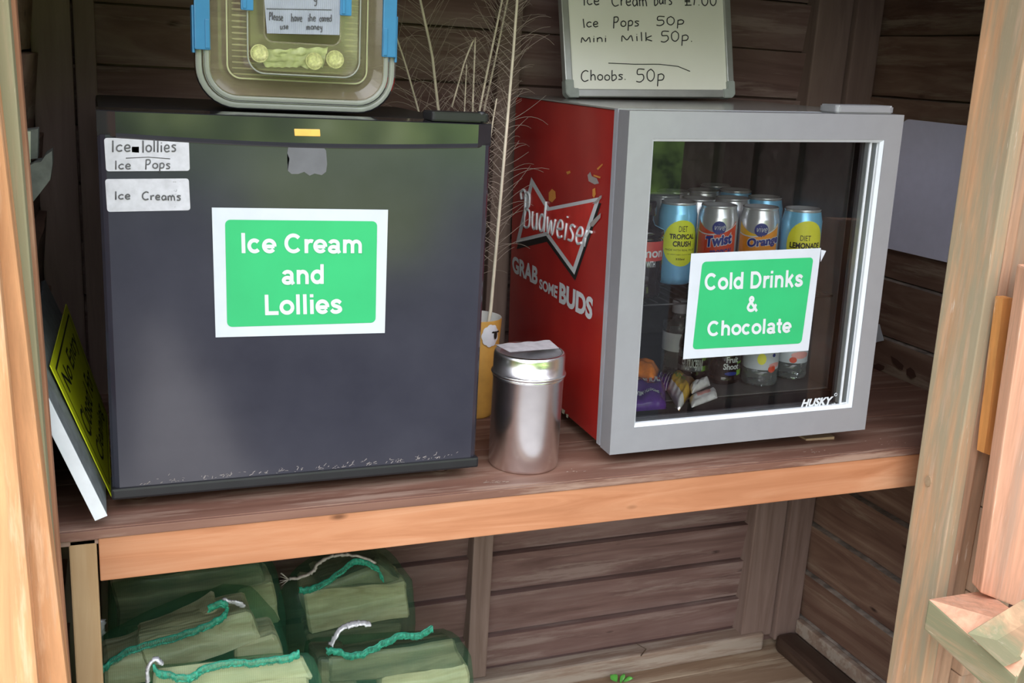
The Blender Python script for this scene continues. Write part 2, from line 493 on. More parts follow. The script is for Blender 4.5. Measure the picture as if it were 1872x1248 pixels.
# ------------------------------------------------------------------ mesh helpers
class MB:
    """collects shapes (with material slots) and links them as ONE mesh object"""

    def __init__(self):
        self.bm = bmesh.new()
        self.mats = []

    def mi(self, m):
        if m is None:
            return 0
        if m not in self.mats:
            self.mats.append(m)
        return self.mats.index(m)

    def add(self, verts, faces, mat=None, X=None, smooth=False):
        i = self.mi(mat)
        vs = [self.bm.verts.new(X @ V(v) if X else V(v)) for v in verts]
        for f in faces:
            try:
                q = self.bm.faces.new([vs[k] for k in f])
                q.material_index = i
                q.smooth = smooth
            except ValueError:
                pass
        return vs

    def add_bm(self, b, mat=None, X=None, smooth=None):
        b.verts.index_update()
        vs = [v.co.copy() for v in b.verts]
        fs = [[v.index for v in f.verts] for f in b.faces]
        sm = smooth if smooth is not None else False
        self.add(vs, fs, mat, X, sm)
        b.free()

    def box(self, lo, hi, mat=None, bev=0.0, X=None, seg=2, taper=None):
        b = bmesh.new()
        bmesh.ops.create_cube(b, size=1)
        for v in b.verts:
            v.co = V([lo[k] + (v.co[k] + .5) * (hi[k] - lo[k]) for k in range(3)])
        if bev:
            bmesh.ops.bevel(b, geom=list(b.edges), offset=bev, segments=seg, profile=.6, affect='EDGES')
        self.add_bm(b, mat, X)
        return self

    def hexa(self, pts, mat=None, bev=0.0, X=None, sub=0, amp=0, nscale=20, seed=0, seg=2):
        """8 points: 4 of one face (in order) then 4 of the opposite face"""
        b = bmesh.new()
        vs = [b.verts.new(V(p)) for p in pts]
        for f in ((0, 1, 2, 3), (7, 6, 5, 4), (0, 4, 5, 1), (1, 5, 6, 2), (2, 6, 7, 3), (3, 7, 4, 0)):
            b.faces.new([vs[k] for k in f])
        bmesh.ops.recalc_face_normals(b, faces=list(b.faces))
        if bev:
            bmesh.ops.bevel(b, geom=list(b.edges), offset=bev, segments=seg, profile=.6, affect='EDGES')
        if sub:
            bmesh.ops.subdivide_edges(b, edges=list(b.edges), cuts=sub, use_grid_fill=True)
        if amp:
            for v in b.verts:
                d = noise.noise_vector(v.co * nscale + V((seed * 3.1, seed, 0)))
                v.co += d * amp
        self.add_bm(b, mat, X)
        return self

    def prism(self, poly, d, mat=None, X=None, bev=0, smooth=False):
        """poly: list of (x,y); extruded along +z by d, then X"""
        b = bmesh.new()
        n = len(poly)
        lo = [b.verts.new((p[0], p[1], 0)) for p in poly]
        if d:
            hi = [b.verts.new((p[0], p[1], d)) for p in poly]
            b.faces.new(list(reversed(lo)))
            b.faces.new(hi)
            for k in range(n):
                b.faces.new([lo[k], lo[(k + 1) % n], hi[(k + 1) % n], hi[k]])
            bmesh.ops.recalc_face_normals(b, faces=list(b.faces))
            if bev:
                bmesh.ops.bevel(b, geom=list(b.edges), offset=bev, segments=2, affect='EDGES')
        else:
            b.faces.new(lo)
        bmesh.ops.triangulate(b, faces=[f for f in b.faces if len(f.verts) > 4])
        self.add_bm(b, mat, X, smooth)
        return self

    def tube(self, pts, r, mat=None, n=6, X=None, cap=True, smooth=True, flat=1.0):
        pts = [V(p) for p in pts]
        rs = r if isinstance(r, (list, tuple)) else [r] * len(pts)
        verts, faces = [], []
        up = V((0.123, .31, .94)).normalized()
        prev = None
        for i, p in enumerate(pts):
            t = (pts[min(i + 1, len(pts) - 1)] - pts[max(i - 1, 0)])
            if t.length < 1e-9:
                t = V((0, 0, 1))
            t.normalize()
            a = prev if prev is not None else up
            s = t.cross(a)
            if s.length < 1e-4:
                s = t.cross(V((1, .2, .1)))
            s.normalize()
            w = s.cross(t).normalized()
            prev = w
            for k in range(n):
                q = 2 * pi * k / n
                verts.append(p + s * (cos(q) * rs[i]) + w * (sin(q) * rs[i] * flat))
        m = len(pts)
        for i in range(m - 1):
            for k in range(n):
                faces.append((i * n + k, i * n + (k + 1) % n, (i + 1) * n + (k + 1) % n, (i + 1) * n + k))
        if cap:
            faces.append(tuple(range(n - 1, -1, -1)))
            faces.append(tuple((m - 1) * n + k for k in range(n)))
        self.add(verts, faces, mat, X, smooth)
        return self

    def lathe(self, prof, mat=None, n=40, X=None, cap0=True, cap1=True, smooth=True):
        """prof: list of (radius, z)"""
        verts, faces = [], []
        for r, z in prof:
            for k in range(n):
                a = 2 * pi * k / n
                verts.append((r * cos(a), r * sin(a), z))
        m = len(prof)
        for i in range(m - 1):
            for k in range(n):
                faces.append((i * n + k, i * n + (k + 1) % n, (i + 1) * n + (k + 1) % n, (i + 1) * n + k))
        if cap0 and prof[0][0] > 1e-5:
            faces.append(tuple(range(n - 1, -1, -1)))
        if cap1 and prof[-1][0] > 1e-5:
            faces.append(tuple((m - 1) * n + k for k in range(n)))
        self.add(verts, faces, mat, X, smooth)
        return self

    def grid(self, fn, nu, nv, mat=None, X=None, smooth=True):
        verts = [fn(i / nu, j / nv) for j in range(nv + 1) for i in range(nu + 1)]
        faces = [(j * (nu + 1) + i, j * (nu + 1) + i + 1, (j + 1) * (nu + 1) + i + 1, (j + 1) * (nu + 1) + i) for j in range(nv) for i in range(nu)]
        self.add(verts, faces, mat, X, smooth)
        return self

    def build(self, name, mat=None, parent=None, W=True, smooth_angle=None):
        """W: vertices are in world space; they are moved into the parent's (or a base-centred) frame"""
        bm = self.bm
        me = bpy.data.meshes.new(name)
        X = None
        loc = None
        if W and parent is not None:
            X = WORLD[parent.name].inverted()
        elif W and parent is None:
            xs = [v.co for v in bm.verts]
            lo = [min(v[k] for v in xs) for k in range(3)]
            hi = [max(v[k] for v in xs) for k in range(3)]
            loc = V(((lo[0] + hi[0]) / 2, (lo[1] + hi[1]) / 2, lo[2]))
            X = Matrix.Translation(-loc)
        if X is not None:
            bm.transform(X)
        bm.to_mesh(me)
        bm.free()
        ms = self.mats or [None]
        for q in ms:
            me.materials.append(M[q] if isinstance(q, str) else (q or (M[mat] if isinstance(mat, str) else mat)))
        o = bpy.data.objects.new(name, me)
        COL.objects.link(o)
        if parent is not None:
            o.parent = parent
            WORLD[o.name] = WORLD[parent.name]
        else:
            if loc is not None:
                o.location = loc
            WORLD[o.name] = Matrix.Translation(loc) if loc is not None else Matrix()
        return o


WORLD = {}


def tag(o, label=None, cat=None, group=None, kind=None):
    if label:
        o['label'] = label
    if cat:
        o['category'] = cat
    if group:
        o['group'] = group
    if kind:
        o['kind'] = kind
    return o


def thing(name, label, cat, X, group=None):
    o = bpy.data.objects.new(name, None)
    COL.objects.link(o)
    if not isinstance(X, Matrix):
        X = Matrix.Translation(X)
    o.matrix_world = X
    o.empty_display_size = .02
    WORLD[o.name] = X
    return tag(o, label, cat, group)


def struct(mb, name, mat=None):
    o = mb.build(name, mat)
    o['kind'] = 'structure'
    return o


def frame(o, x, y):
    """matrix whose local x and y axes are x and y"""
    x = V(x).normalized()
    y = V(y)
    z = x.cross(y).normalized()
    y = z.cross(x)
    o = V(o)
    return Matrix(((x.x, y.x, z.x, o.x), (x.y, y.y, z.y, o.y), (x.z, y.z, z.z, o.z), (0, 0, 0, 1)))


def rrect(w, h, r, n=5, x0=0, y0=0):
    pts = []
    for cx, cy, a in ((w - r, r, -90), (w - r, h - r, 0), (r, h - r, 90), (r, r, 180)):
        for k in range(n + 1):
            q = radians(a + 90 * k / n)
            pts.append((x0 + cx + r * cos(q), y0 + cy + r * sin(q)))
    return pts


def quadmap(q):
    """bilinear map of unit square (s right, t up) onto a quad given as TL, TR, BR, BL"""
    tl, tr, br, bl = [V(p) for p in q]

    def f(s, t):
        return (bl * (1 - s) + br * s) * (1 - t) + (tl * (1 - s) + tr * s) * t
    return f


# --- printed text
_tcache = {}


def text_geo(s, bold=0.0, shear=0.0, space=1.0):
    key = (s, bold, shear, space)
    if key in _tcache:
        return _tcache[key]
    cu = bpy.data.curves.new('txt', 'FONT')
    cu.body = s
    cu.offset = bold
    cu.shear = shear
    cu.space_character = space
    cu.resolution_u = 4
    ob = bpy.data.objects.new('txt', cu)
    COL.objects.link(ob)
    dg = bpy.context.evaluated_depsgraph_get()
    dg.update()
    me = ob.evaluated_get(dg).to_mesh()
    vs = [v.co.copy() for v in me.vertices]
    fs = [tuple(p.vertices) for p in me.polygons]
    ob.evaluated_get(dg).to_mesh_clear()
    bpy.data.objects.remove(ob)
    bpy.data.curves.remove(cu)
    x0 = min(v.x for v in vs); x1 = max(v.x for v in vs)
    y0 = min(v.y for v in vs); y1 = max(v.y for v in vs)
    vs = [((v.x - x0) / (x1 - x0), (v.y - y0) / (y1 - y0)) for v in vs]
    _tcache[key] = (vs, fs, (x1 - x0) / (y1 - y0))
    return _tcache[key]


def text(mb, s, fn, mat=None, bold=0.0, shear=0.0, space=1.0):
    """fn(s,t): unit text box -> point"""
    vs, fs, asp = text_geo(s, bold, shear, space)
    mb.add([fn(*v) for v in vs], fs, mat)
    return mb


# --- bold sans lettering drawn as broad strokes (units: capital height)
def _arc(cx, cy, rx, ry, a0, a1, n=18):
    return [(cx + rx * cos(radians(a0 + (a1 - a0) * k / n)), cy + ry * sin(radians(a0 + (a1 - a0) * k / n))) for k in range(n + 1)]


def _sp(p):
    return [(q.x, q.y) for q in smooth_poly(p, 6)]


def sans_glyph(c):
    G = {
        'I': (.39, [[(.195, 0), (.195, 1)]]),
        'L': (.84, [[(.19, 1), (.19, 0)], [(.1, .09), (.80, .09)]]),
        'C': (1.0, [_arc(.50, .5, .385, .41, 42, 318, 30)]),
        'D': (1.0, [[(.19, 0), (.19, 1)], [(.1, .91), (.45, .91)] + _arc(.45, .5, .38, .41, 90, -90, 24) + [(.1, .09)]]),
        'c': (.75, [_arc(.37, .3625, .27, .275, 42, 318, 26)]),
        'o': (.82, [_arc(.41, .3625, .295, .275, 0, 360, 30)]),
        'e': (.77, [[(.10, .335), (.66, .335)], _arc(.385, .3625, .28, .275, -6, 322, 28)]),
        'a': (.77, [[(.58, .50), (.58, .16), (.66, .0)], _arc(.355, .475, .225, .165, 0, 165, 16), _arc(.335, .205, .215, .135, 0, 360, 22)]),
        'd': (.84, [_arc(.385, .3625, .275, .275, 0, 360, 28), [(.655, 0), (.655, 1)]]),
        'h': (.84, [[(.18, 0), (.18, 1)], _arc(.415, .40, .235, .235, 180, 0, 18) + [(.65, 0)]]),
        'n': (.84, [[(.18, 0), (.18, .725)], _arc(.415, .40, .235, .235, 180, 0, 18) + [(.65, 0)]]),
        'm': (1.22, [[(.18, 0), (.18, .725)], _arc(.39, .41, .21, .225, 180, 0, 16) + [(.60, 0)], _arc(.81, .41, .21, .225, 180, 0, 16) + [(1.02, 0)]]),
        'r': (.54, [[(.18, 0), (.18, .725)], _arc(.42, .38, .24, .255, 180, 62, 14)]),
        'i': (.37, [[(.185, 0), (.185, .725)], [(.185, .84), (.185, 1)]]),
        'l': (.37, [[(.185, 0), (.185, 1)]]),
        's': (.75, [_sp([(.62, .53), (.5, .62), (.36, .64), (.19, .56), (.22, .43), (.38, .37), (.56, .29), (.58, .17), (.39, .085), (.2, .11), (.10, .21)])]),
        'k': (.78, [[(.18, 0), (.18, 1)], [(.64, .725), (.2, .27)], [(.34, .42), (.66, 0)]]),
        't': (.48, [[(.25, .96), (.25, .22)] + _arc(.37, .22, .12, .135, 180, 290, 8), [(.03, .635), (.45, .635)]]),
        '&': (1.0, [_sp([(.92, .03), (.62, .36), (.32, .70), (.30, .84), (.43, .92), (.56, .84), (.52, .70), (.26, .50), (.12, .27), (.24, .11), (.45, .08), (.66, .19), (.82, .48)])]),
        ' ': (.39, []),
    }
    return G[c]


def sans(mb, s, fn, w=.195, mat=None):
    tot = sum(sans_glyph(c)[0] for c in s)
    x = 0
    for c in s:
        adv, strokes = sans_glyph(c)
        for ip, p in enumerate(strokes):
            P = [V((a, b)) for a, b in p]
            n = len(P)
            closed = (P[0] - P[-1]).length < 1e-4
            L, R = [], []
            for k in range(n):
                a = P[k - 1] if k else (P[-2] if closed else P[0])
                b = P[k + 1] if k < n - 1 else (P[1] if closed else P[-1])
                d0 = (P[k] - a) if (P[k] - a).length > 1e-9 else (b - P[k])
                d1 = (b - P[k]) if (b - P[k]).length > 1e-9 else (P[k] - a)
                d0, d1 = d0.normalized(), d1.normalized()
                n0, n1 = V((-d0.y, d0.x)), V((-d1.y, d1.x))
                m = n0 + n1
                m = m / max(.35, m.dot(n1))
                L.append(P[k] + m * w * .5)
                R.append(P[k] - m * w * .5)
            vs = [fn((x + q.x) / tot, q.y, ip + 1.2 * k / n) for Q in (L, R) for k, q in enumerate(Q)]
            mb.add(vs, [(k, n + k, n + k + 1, k + 1) for k in range(n - 1)], mat)
        x += adv
    return mb


# --- handwriting: strokes in a box with the baseline at 0, x-height .55, capitals 1
STROKES = {
    'I': (.25, [[(.12, 1), (.12, 0)]]),
    'c': (.5, [[(.45, .48), (.3, .56), (.1, .42), (.07, .18), (.22, .02), (.45, .1)]]),
    'e': (.5, [[(.08, .28), (.4, .32), (.38, .52), (.22, .57), (.08, .4), (.08, .16), (.22, .01), (.45, .08)]]),
    'l': (.22, [[(.1, 1), (.1, 0)]]),
    'o': (.52, [[(.26, .56), (.08, .42), (.08, .14), (.26, .02), (.44, .14), (.44, .42), (.26, .56)]]),
    'i': (.22, [[(.1, .55), (.1, 0)], [(.11, .74), (.11, .78)]]),
    's': (.45, [[(.4, .52), (.2, .56), (.1, .44), (.34, .24), (.3, .05), (.06, .04)]]),
    'S': (.55, [[(.5, .98), (.15, .98), (.1, .62), (.4, .56), (.46, .22), (.25, 0), (.03, .08)]]),
    'P': (.55, [[(.1, 1), (.06, -.05)], [(.1, .98), (.38, .98), (.44, .72), (.3, .5), (.08, .5)]]),
    'p': (.5, [[(.1, .56), (.06, -.42)], [(.1, .5), (.3, .58), (.44, .4), (.36, .1), (.1, .06)]]),
    'C': (.7, [[(.62, .9), (.4, 1), (.12, .75), (.08, .28), (.3, 0), (.62, .1)]]),
    'r': (.4, [[(.08, .56), (.09, 0)], [(.09, .32), (.2, .52), (.38, .54)]]),
    'a': (.52, [[(.42, .5), (.2, .55), (.06, .28), (.18, .02), (.4, .2), (.42, .52), (.46, .02)]]),
    'm': (.75, [[(.06, .55), (.08, 0)], [(.08, .4), (.22, .55), (.34, .4), (.36, 0)], [(.36, .4), (.5, .55), (.62, .4), (.66, 0)]]),
    'M': (.8, [[(.05, .05), (.12, .7), (.36, .22), (.62, .7), (.7, .05)]]),
    'n': (.52, [[(.07, .55), (.08, 0)], [(.08, .38), (.24, .56), (.4, .42), (.43, 0)]]),
    'k': (.5, [[(.08, 1), (.08, 0)], [(.42, .58), (.09, .28), (.44, 0)]]),
    'h': (.52, [[(.08, 1), (.08, 0)], [(.08, .36), (.24, .56), (.4, .42), (.43, 0)]]),
    'b': (.5, [[(.08, 1), (.08, 0), (.3, .02), (.44, .22), (.34, .52), (.1, .44)]]),
    'u': (.52, [[(.07, .55), (.08, .14), (.22, .01), (.4, .18), (.42, .55), (.45, .02)]]),
    'w': (.7, [[(.05, .55), (.16, .02), (.33, .45), (.48, .02), (.64, .55)]]),
    'd': (.55, [[(.42, .5), (.2, .55), (.06, .28), (.18, .02), (.4, .2), (.46, 1), (.46, .02)]]),
    'y': (.5, [[(.08, .55), (.14, .2), (.38, .2)], [(.42, .55), (.36, -.3), (.12, -.4)]]),
    'v': (.5, [[(.06, .55), (.22, .02), (.44, .55)]]),
    'B': (.75, [[(.2, .05), (.28, 1.0)], [(-.05, .8), (-.12, 1.0), (.1, 1.12), (.3, 1.0), (.2, .84), (.3, 1.05), (.58, 1.02), (.58, .68), (.3, .56), (.62, .5), (.62, .08), (.3, -.02), (.08, .1)]]),
    '5': (.55, [[(.5, .98), (.14, .98), (.1, .6), (.4, .58), (.46, .24), (.26, 0), (.03, .06)]]),
    '0': (.55, [[(.28, .95), (.07, .7), (.08, .2), (.28, 0), (.46, .25), (.46, .7), (.28, .95)]]),
    '1': (.3, [[(.2, 1), (.08, 0)]]),
    '.': (.2, [[(.08, .0), (.1, .03)]]),
    '£': (.55, [[(.5, .85), (.3, 1), (.16, .8), (.18, .1), (.05, .02), (.5, .04)], [(.04, .5), (.42, .5)], [(.04, .36), (.42, .36)]]),
    ' ': (.45, []),
}


def smooth_poly(p, n=5):
    if len(p) < 3:
        return [V(q) for q in p]
    P = [V((q[0], q[1])) for q in p]
    out = []
    for i in range(len(P) - 1):
        a, b, c, d = P[max(i - 1, 0)], P[i], P[i + 1], P[min(i + 2, len(P) - 1)]
        for k in range(n):
            t = k / n
            out.append(.5 * ((2 * b) + (c - a) * t + (2 * a - 5 * b + 4 * c - d) * t * t + (3 * b - a - 3 * c + d) * t ** 3))
    out.append(P[-1])
    return out


def handwrite(mb, s, fn, r, mat=None, slant=0.0, jitter=.02, seed=1):
    """fn(s,t): s along the line 0..1, t 0 at baseline and 1 at capital height"""
    rnd = random.Random(seed)
    x = 0
    lines = []
    for ch in s:
        w, st = STROKES[ch]
        dy = rnd.uniform(-jitter, jitter) * 2
        for p in st:
            lines.append([(x + q[0] + q[1] * slant, q[1] + dy) for q in p])
        x += w + .06
    for l in lines:
        pts = [fn(q[0] / x, q[1]) for q in smooth_poly(l)]
        mb.tube([V(p) for p in pts], r, mat, 5)
    return mb


# ================================================================== THE SETTING
YB = .565          # inner face of the back wall boards
XR = 1.50          # inner face of the right wall boards
XL = -.03          # inner face of the left wall boards
FL = -.69          # shed floor
RF = .98           # under the roof


def lap_profile(seams, top, lean=.011):
    pts = []
    for a, b in zip(seams[:-1], seams[1:]):
        pts.append((a, 0.0))
        pts.append((b, lean))
    return pts


def lap_wall(mb, seams, origin, along, inward, length, seed=0, mat=None, ledge_mat=None):
    """feather-edge boards: each leans in towards its top edge, leaving a dark step at every seam"""
    o, al, inn = V(origin), V(along), V(inward)
    n = 48
    for k, (a, b) in enumerate(zip(seams[:-1], seams[1:])):
        def P(s, z, d, k=k):
            w = noise.noise(V((s * 6 + k * 3.7, k * 1.3, seed))) * .0022
            return o + al * (s * length) + inn * (d + w) + V((0, 0, z + w * .7))
        for i in range(n):
            s0, s1 = i / n, (i + 1) / n
            front = [P(s0, a + .0020, 0), P(s1, a + .0020, 0), P(s1, b - .002, .012), P(s0, b - .002, .012)]
            mb.add(front, [(0, 1, 2, 3)], mat)
            ledge = [P(s0, b - .002, .012), P(s1, b - .002, .012), P(s1, b - .001, -.012), P(s0, b - .001, -.012)]
            mb.add(ledge, [(0, 1, 2, 3)], ledge_mat or mat)
            under = [P(s0, b - .001, -.012), P(s1, b - .001, -.012), P(s1, b + .0020, -.012), P(s0, b + .0020, -.012)]
            mb.add(under, [(0, 1, 2, 3)], mat)
            lip = [P(s0, b + .0020, -.012), P(s1, b + .0020, -.012), P(s1, b + .0020, 0), P(s0, b + .0020, 0)]
            mb.add(lip, [(0, 1, 2, 3)], mat)
        mb.add([P(0, a, -.02), P(1, a, -.02), P(1, b, -.02), P(0, b, -.02)], [(0, 1, 2, 3)], mat)
    return mb


bs = [-.735, -.648, -.57, -.478, -.391, -.30, -.21, -.12, -.03, .06, .15, .24, .33, .42, .51, .60, .69, .78, .87, 1.0]
mb = MB()
lap_wall(mb, bs, (XL - .02, YB, 0), (1, 0, 0), (0, -1, 0), XR - XL + .04, 1)
struct(mb, 'wall_back', 'back')
rs = [-.735, -.622, -.511, -.395, -.279, -.165, -.05, .065, .18, .295, .41, .525, .64, .755, .87, 1.0]
mb = MB()
lap_wall(mb, rs, (XR, YB + .01, 0), (0, -1, 0), (-1, 0, 0), YB + .06, 2, 'side', 'dust')
kn = [[(1597, 670), (1606, 667), (1617, 672), (1616, 678), (1606, 682), (1597, 681)],
      [(1628, 653), (1640, 660), (1652, 671), (1650, 679), (1643, 677), (1632, 665)],
      [(1657, 678), (1664, 674), (1671, 680), (1675, 691), (1665, 695), (1657, 687)]]
for pts in kn:
    w = [un(u, v - 3, x=XR - .0135) for u, v in pts]
    mb.add(w, [tuple(range(len(w)))], 'knot')
struct(mb, 'wall_right')

mb = MB()
lap_wall(mb, rs, (XL, -.02, 0), (0, 1, 0), (1, 0, 0), YB + .03, 3)
struct(mb, 'wall_left', 'side')

mb = MB()
for k in range(7):
    y0 = -.12 + k * .1
    mb.box((XL - .02, y0 + .001, FL - .03), (XR + .02, y0 + .099, FL), bev=.002)
struct(mb, 'floor', 'floorwood')
mb = MB()
for k in range(9):
    y0 = -.32 + k * .1
    mb.box((XL - .1, y0 + .001, RF), (XR + .1, y0 + .099, RF + .02))
struct(mb, 'ceiling', 'roof')
mb = MB()
mb.box((-6, -9.5, -.80), (7, -.125, -.74))
struct(mb, 'ground', 'ground')


def patch(name, poly, z, mat):
    b = MB()
    b.prism(poly, .012, X=Matrix.Translation((0, 0, z)))
    return struct(b, name, mat)


# unseen ground behind the viewer: patches added to light and mirror in the doors
patch('added_gravel_apron', [(-4, -.14), (4.5, -.14), (4.5, -1.75), (-4, -1.75)], -.741, 'gravel')  # unseen bright ground, added to bounce light under the shelf
patch('added_pale_wedge', [(.12, -1.75), (.48, -1.75), (.34, -3.9), (.24, -3.9)], -.741, 'path')  # unseen pale wedge, added to mirror in the freezer door
patch('added_pale_strip', [(.22, -1.2), (-.28, -1.2), (-3.0, -9.4), (-1.7, -9.4)], -.7395, 'stone')  # unseen pale strip, added to mirror in the steel canister
patch('lawn', [(1.0, -5.2), (2.0, -5.2), (3.6, -9.4), (1.5, -9.4)], -.741, 'lawn')

# battens standing on the wall boards
def batten(name, lo, hi, mat='batten', bev=.003):
    b = MB()
    b.box(lo, hi, bev=bev)
    return struct(b, name, mat)


batten('trim_1', (.700, .530, FL + .045), (.741, YB + .005, RF))
batten('trim_2', (1.345, .530, FL + .03), (1.425, YB + .005, RF))
batten('trim_3', (1.428, .520, FL + .02), (1.49, YB + .005, RF))
batten('trim_4', (-.028, .515, FL), (.027, YB + .003, RF))
batten('trim_5', (.030, .538, FL), (.060, YB + .004, RF))
batten('baseboard_back', (XL, .520, FL), (1.40, YB, FL + .042), 'sole', .006)
batten('trim_13', (1.478, -.02, FL + .035), (1.4935, .515, FL + .068), 'sole', .003)
batten('baseboard_right', (1.425, -.02, FL), (1.477, .515, FL + .04), 'darkrail', .012)

# front of the shed: left post, its painted side and the inner jamb
mb = MB()
a0, a1 = un(0, 200, y=-.125), un(125, 1248, y=-.125)
kx = (a1.x - a0.x) / (a1.z - a0.z)


def ax_(z):
    return a0.x + kx * (z - a0.z)


def postpiece(name, x_of, w, y0, y1, mat, z0=-.74, z1=.96, bev=.003, side=-1):
    b = MB()
    q = []
    for z in (z0, z1):
        x = x_of(z)
        xa, xb = (x - w, x) if side < 0 else (x, x + w)
        q.append([(xa, y0, z), (xb, y0, z), (xb, y1, z), (xa, y1, z)])
    b.hexa(q[0] + q[1], bev=bev)
    return struct(b, name, mat)


b0, b1 = un(33, 300, y=-.085), un(112, 1248, y=-.085)
c0, c1 = un(30, 0, y=-.035), un(130, 1248, y=-.035)


def lin(p, q):
    k = (q.x - p.x) / (q.z - p.z)
    return lambda z: p.x + k * (z - p.z)


f_ar = lambda z: ax_(z)
postpiece('trim_6', f_ar, .085, -.130, -.085, 'post_l', bev=.004)
f_c = lin(c0, c1)
postpiece('trim_7', lambda z: min(f_ar(z), f_c(z)) + .0055 if False else f_c(z) - .004, .10, -.0845, -.050, 'post_l_side', bev=.002)
postpiece('trim_8', lambda z: f_c(z), .05, -.049, -.022, 'jamb_l', bev=.002)
# a second board nailed over the left post, at the very edge of the view
fl = lin(un(-18, 300, y=-.15), un(72, 1248, y=-.15))
postpiece('trim_9', fl, .08, -.158, -.131, 'post_l', bev=.004)

# right post: an inner face towards the opening and a narrow weathered front
r0, r1 = un(1800, 0, x=1.19), un(1620, 1248, x=1.19)
q0, q1 = un(1860, 180, x=1.19), un(1685, 1248, x=1.19)


def yl(p, q):
    k = (q.y - p.y) / (q.z - p.z)
    return lambda z: p.y + k * (z - p.z)


yb_, yf_ = yl(r0, r1), yl(q0, q1)
mb = MB()
pp = []
for z in (-.74, .96):
    pp.append([(1.19, yf_(z), z), (1.212, yf_(z), z), (1.212, yb_(z), z), (1.19, yb_(z), z)])
mb.hexa(pp[0] + pp[1], bev=.002, mat='post_r')
kp = unp(1697, 879, (1.189, 0, 0), V((1, 0, 0)))
mb.prism([(.006 * cos(a * .7), .009 * sin(a * .7)) for a in range(9)], .002, 'chip', frame(kp + V((.0008, 0, 0)), (0, -1, 0), (0, 0, 1)))
struct(mb, 'trim_10')
batten('trim_11', (1.2125, -.125, -.74), (1.232, -.07, .96), 'post_r_front', .004)

# outside boards beside the right post, seen nearly edge-on
mb = MB()
mb.box((1.234, -.118, -.74), (1.262, -.085, .96), bev=.003)
z = -.74
for k in range(12):
    mb.box((1.263, -.135 - .004 * (k % 2), z), (1.30, -.10, z + .135), bev=.002)
    z += .137
struct(mb, 'wall_front', 'cladding')
mb = MB()
ra, rb, rc, rd = un(1834, 545, y=-.15), un(1852, 545, y=-.15), un(1822, 835, y=-.15), un(1799, 828, y=-.15)
mb.hexa([ra, rb, rc, rd] + [p + V((0, .014, 0)) for p in (ra, rb, rc, rd)], sub=4, amp=.0015, nscale=60)
struct(mb, 'trim_12', 'rust')
batten('trim_14', (XL - .15, -.12, .80), (XR + .1, -.05, RF), 'post_r', .004)
batten('trim_15', (XL - .55, -.10, -.74), (-.115, -.06, RF), 'cladding', .004)
batten('trim_16', (1.263, -.098, -.74), (XR + .5, -.06, RF), 'cladding', .004)

# the open plank door at the right edge: boards, stile, rail and brace
door = thing('door_1', None, None, un(1760, 1100, y=-.25))
door['kind'] = 'structure'
mb = MB()
for k in range(5):
    y0 = -.165 - k * .152
    mb.box((1.300 - .012 * k, y0 - .15, -.70), (1.318 - .012 * k, y0, .93), bev=.002)
mb.build('boards', 'back', door)
mb = MB()
sq_ = [un(u, v, y=-.205) for u, v in ((1880, 490), (2010, 490), (1960, 1150), (1793, 1084))]
mb.hexa(sq_ + [p + V((.012, .03, 0)) for p in sq_], bev=.003)
mb.build('stile', 'pinkwood', door)
mb = MB()
t0, t1 = un(1697, 1094, y=-.20), un(1860, 1240, y=-.36)
tb0, tb1 = un(1800, 1078, y=-.16), un(1905, 1150, y=-.33)
h0 = un(1693, 1147, y=-.20) - t0
dn = V((0, 0, -.047))
mb.hexa([t0, t1, tb1, tb0, t0 + dn, t1 + dn, tb1 + dn, tb0 + dn], bev=.003, mat='greenwood')
mb.mi('pinkwood')
mb.bm.normal_update()
for f_ in mb.bm.faces:
    if f_.normal.z > .8:
        f_.material_index = 1
mb.build('rail', None, door)
mb = MB()
d0, d1, d2, d3 = un(1768, 1157, y=-.282), un(1895, 1080, y=-.30), un(1900, 1190, y=-.34), un(1836, 1219, y=-.348)
mb.hexa([d0, d1, d2, d3] + [p + V((.022, .004, .0)) for p in (d0, d1, d2, d3)], bev=.001)
mb.build('brace', 'greenwood', door)

# ================================================================== SHELF
shelf = thing('wooden_shelf', 'brown stained wooden shelf with orange front board carrying both fridges', 'shelf', (.7, 0, -.067))
mb = MB()
for k in range(4):
    y0 = .004 + k * .137
    mb.box((XL + .004, y0 if k else .0, -.020), (1.484, min(y0 + .136, .513), 0), bev=.0015)
mb.box((XL + .004, -.004, -.012), (1.484, .003, -.001), bev=.001)
mb.build('shelf_top', 'shelf_top', shelf)
mb = MB()
mb.box((.036, -.002, -.0668), (1.484, .020, -.0125), bev=.0015)
tag(mb.build('front_board', 'shelf_front', shelf), 'orange stained front board')
mb = MB()
mb.box((.004, .0, FL), (.034, .035, -.0125), bev=.002)
tag(mb.build('leg', 'leg', shelf), 'pale upright post')

mb = MB()
rf = random.Random(11)
for (u0, v0, su, sv, cnt) in ((898, 881, 16, 4, 16), (1480, 824, 30, 5, 10), (1612, 808, 34, 5, 10), (1052, 862, 20, 4, 5)):
    for k in range(cnt):
        p = un(u0 + rf.gauss(0, su * .5), v0 + rf.gauss(0, sv * .5), z=.0006)
        if p.y < .002:
            continue
        L, w_ = rf.uniform(.0015, .006), rf.uniform(.0006, .0018)
        mb.add([p, p + V((L, L * .1, 0)), p + V((L * .9, w_, 0)), p + V((L * .1, w_ * .8, 0))], [(0, 1, 2, 3)])
tag(mb.build('paint_flecks', 'dust_light', shelf), 'pale worn flecks along the front edge', kind='stuff')

# ================================================================== BLACK FREEZER
FX, FY, FW, FZ0, FZ1 = .0538, .0345, .4564, .0197, .4711
FR = Matrix.Translation((FX, FY, 0))
fz = thing('mini_freezer', 'black table-top freezer with a green and white paper sign on its door', 'freezer', FR)


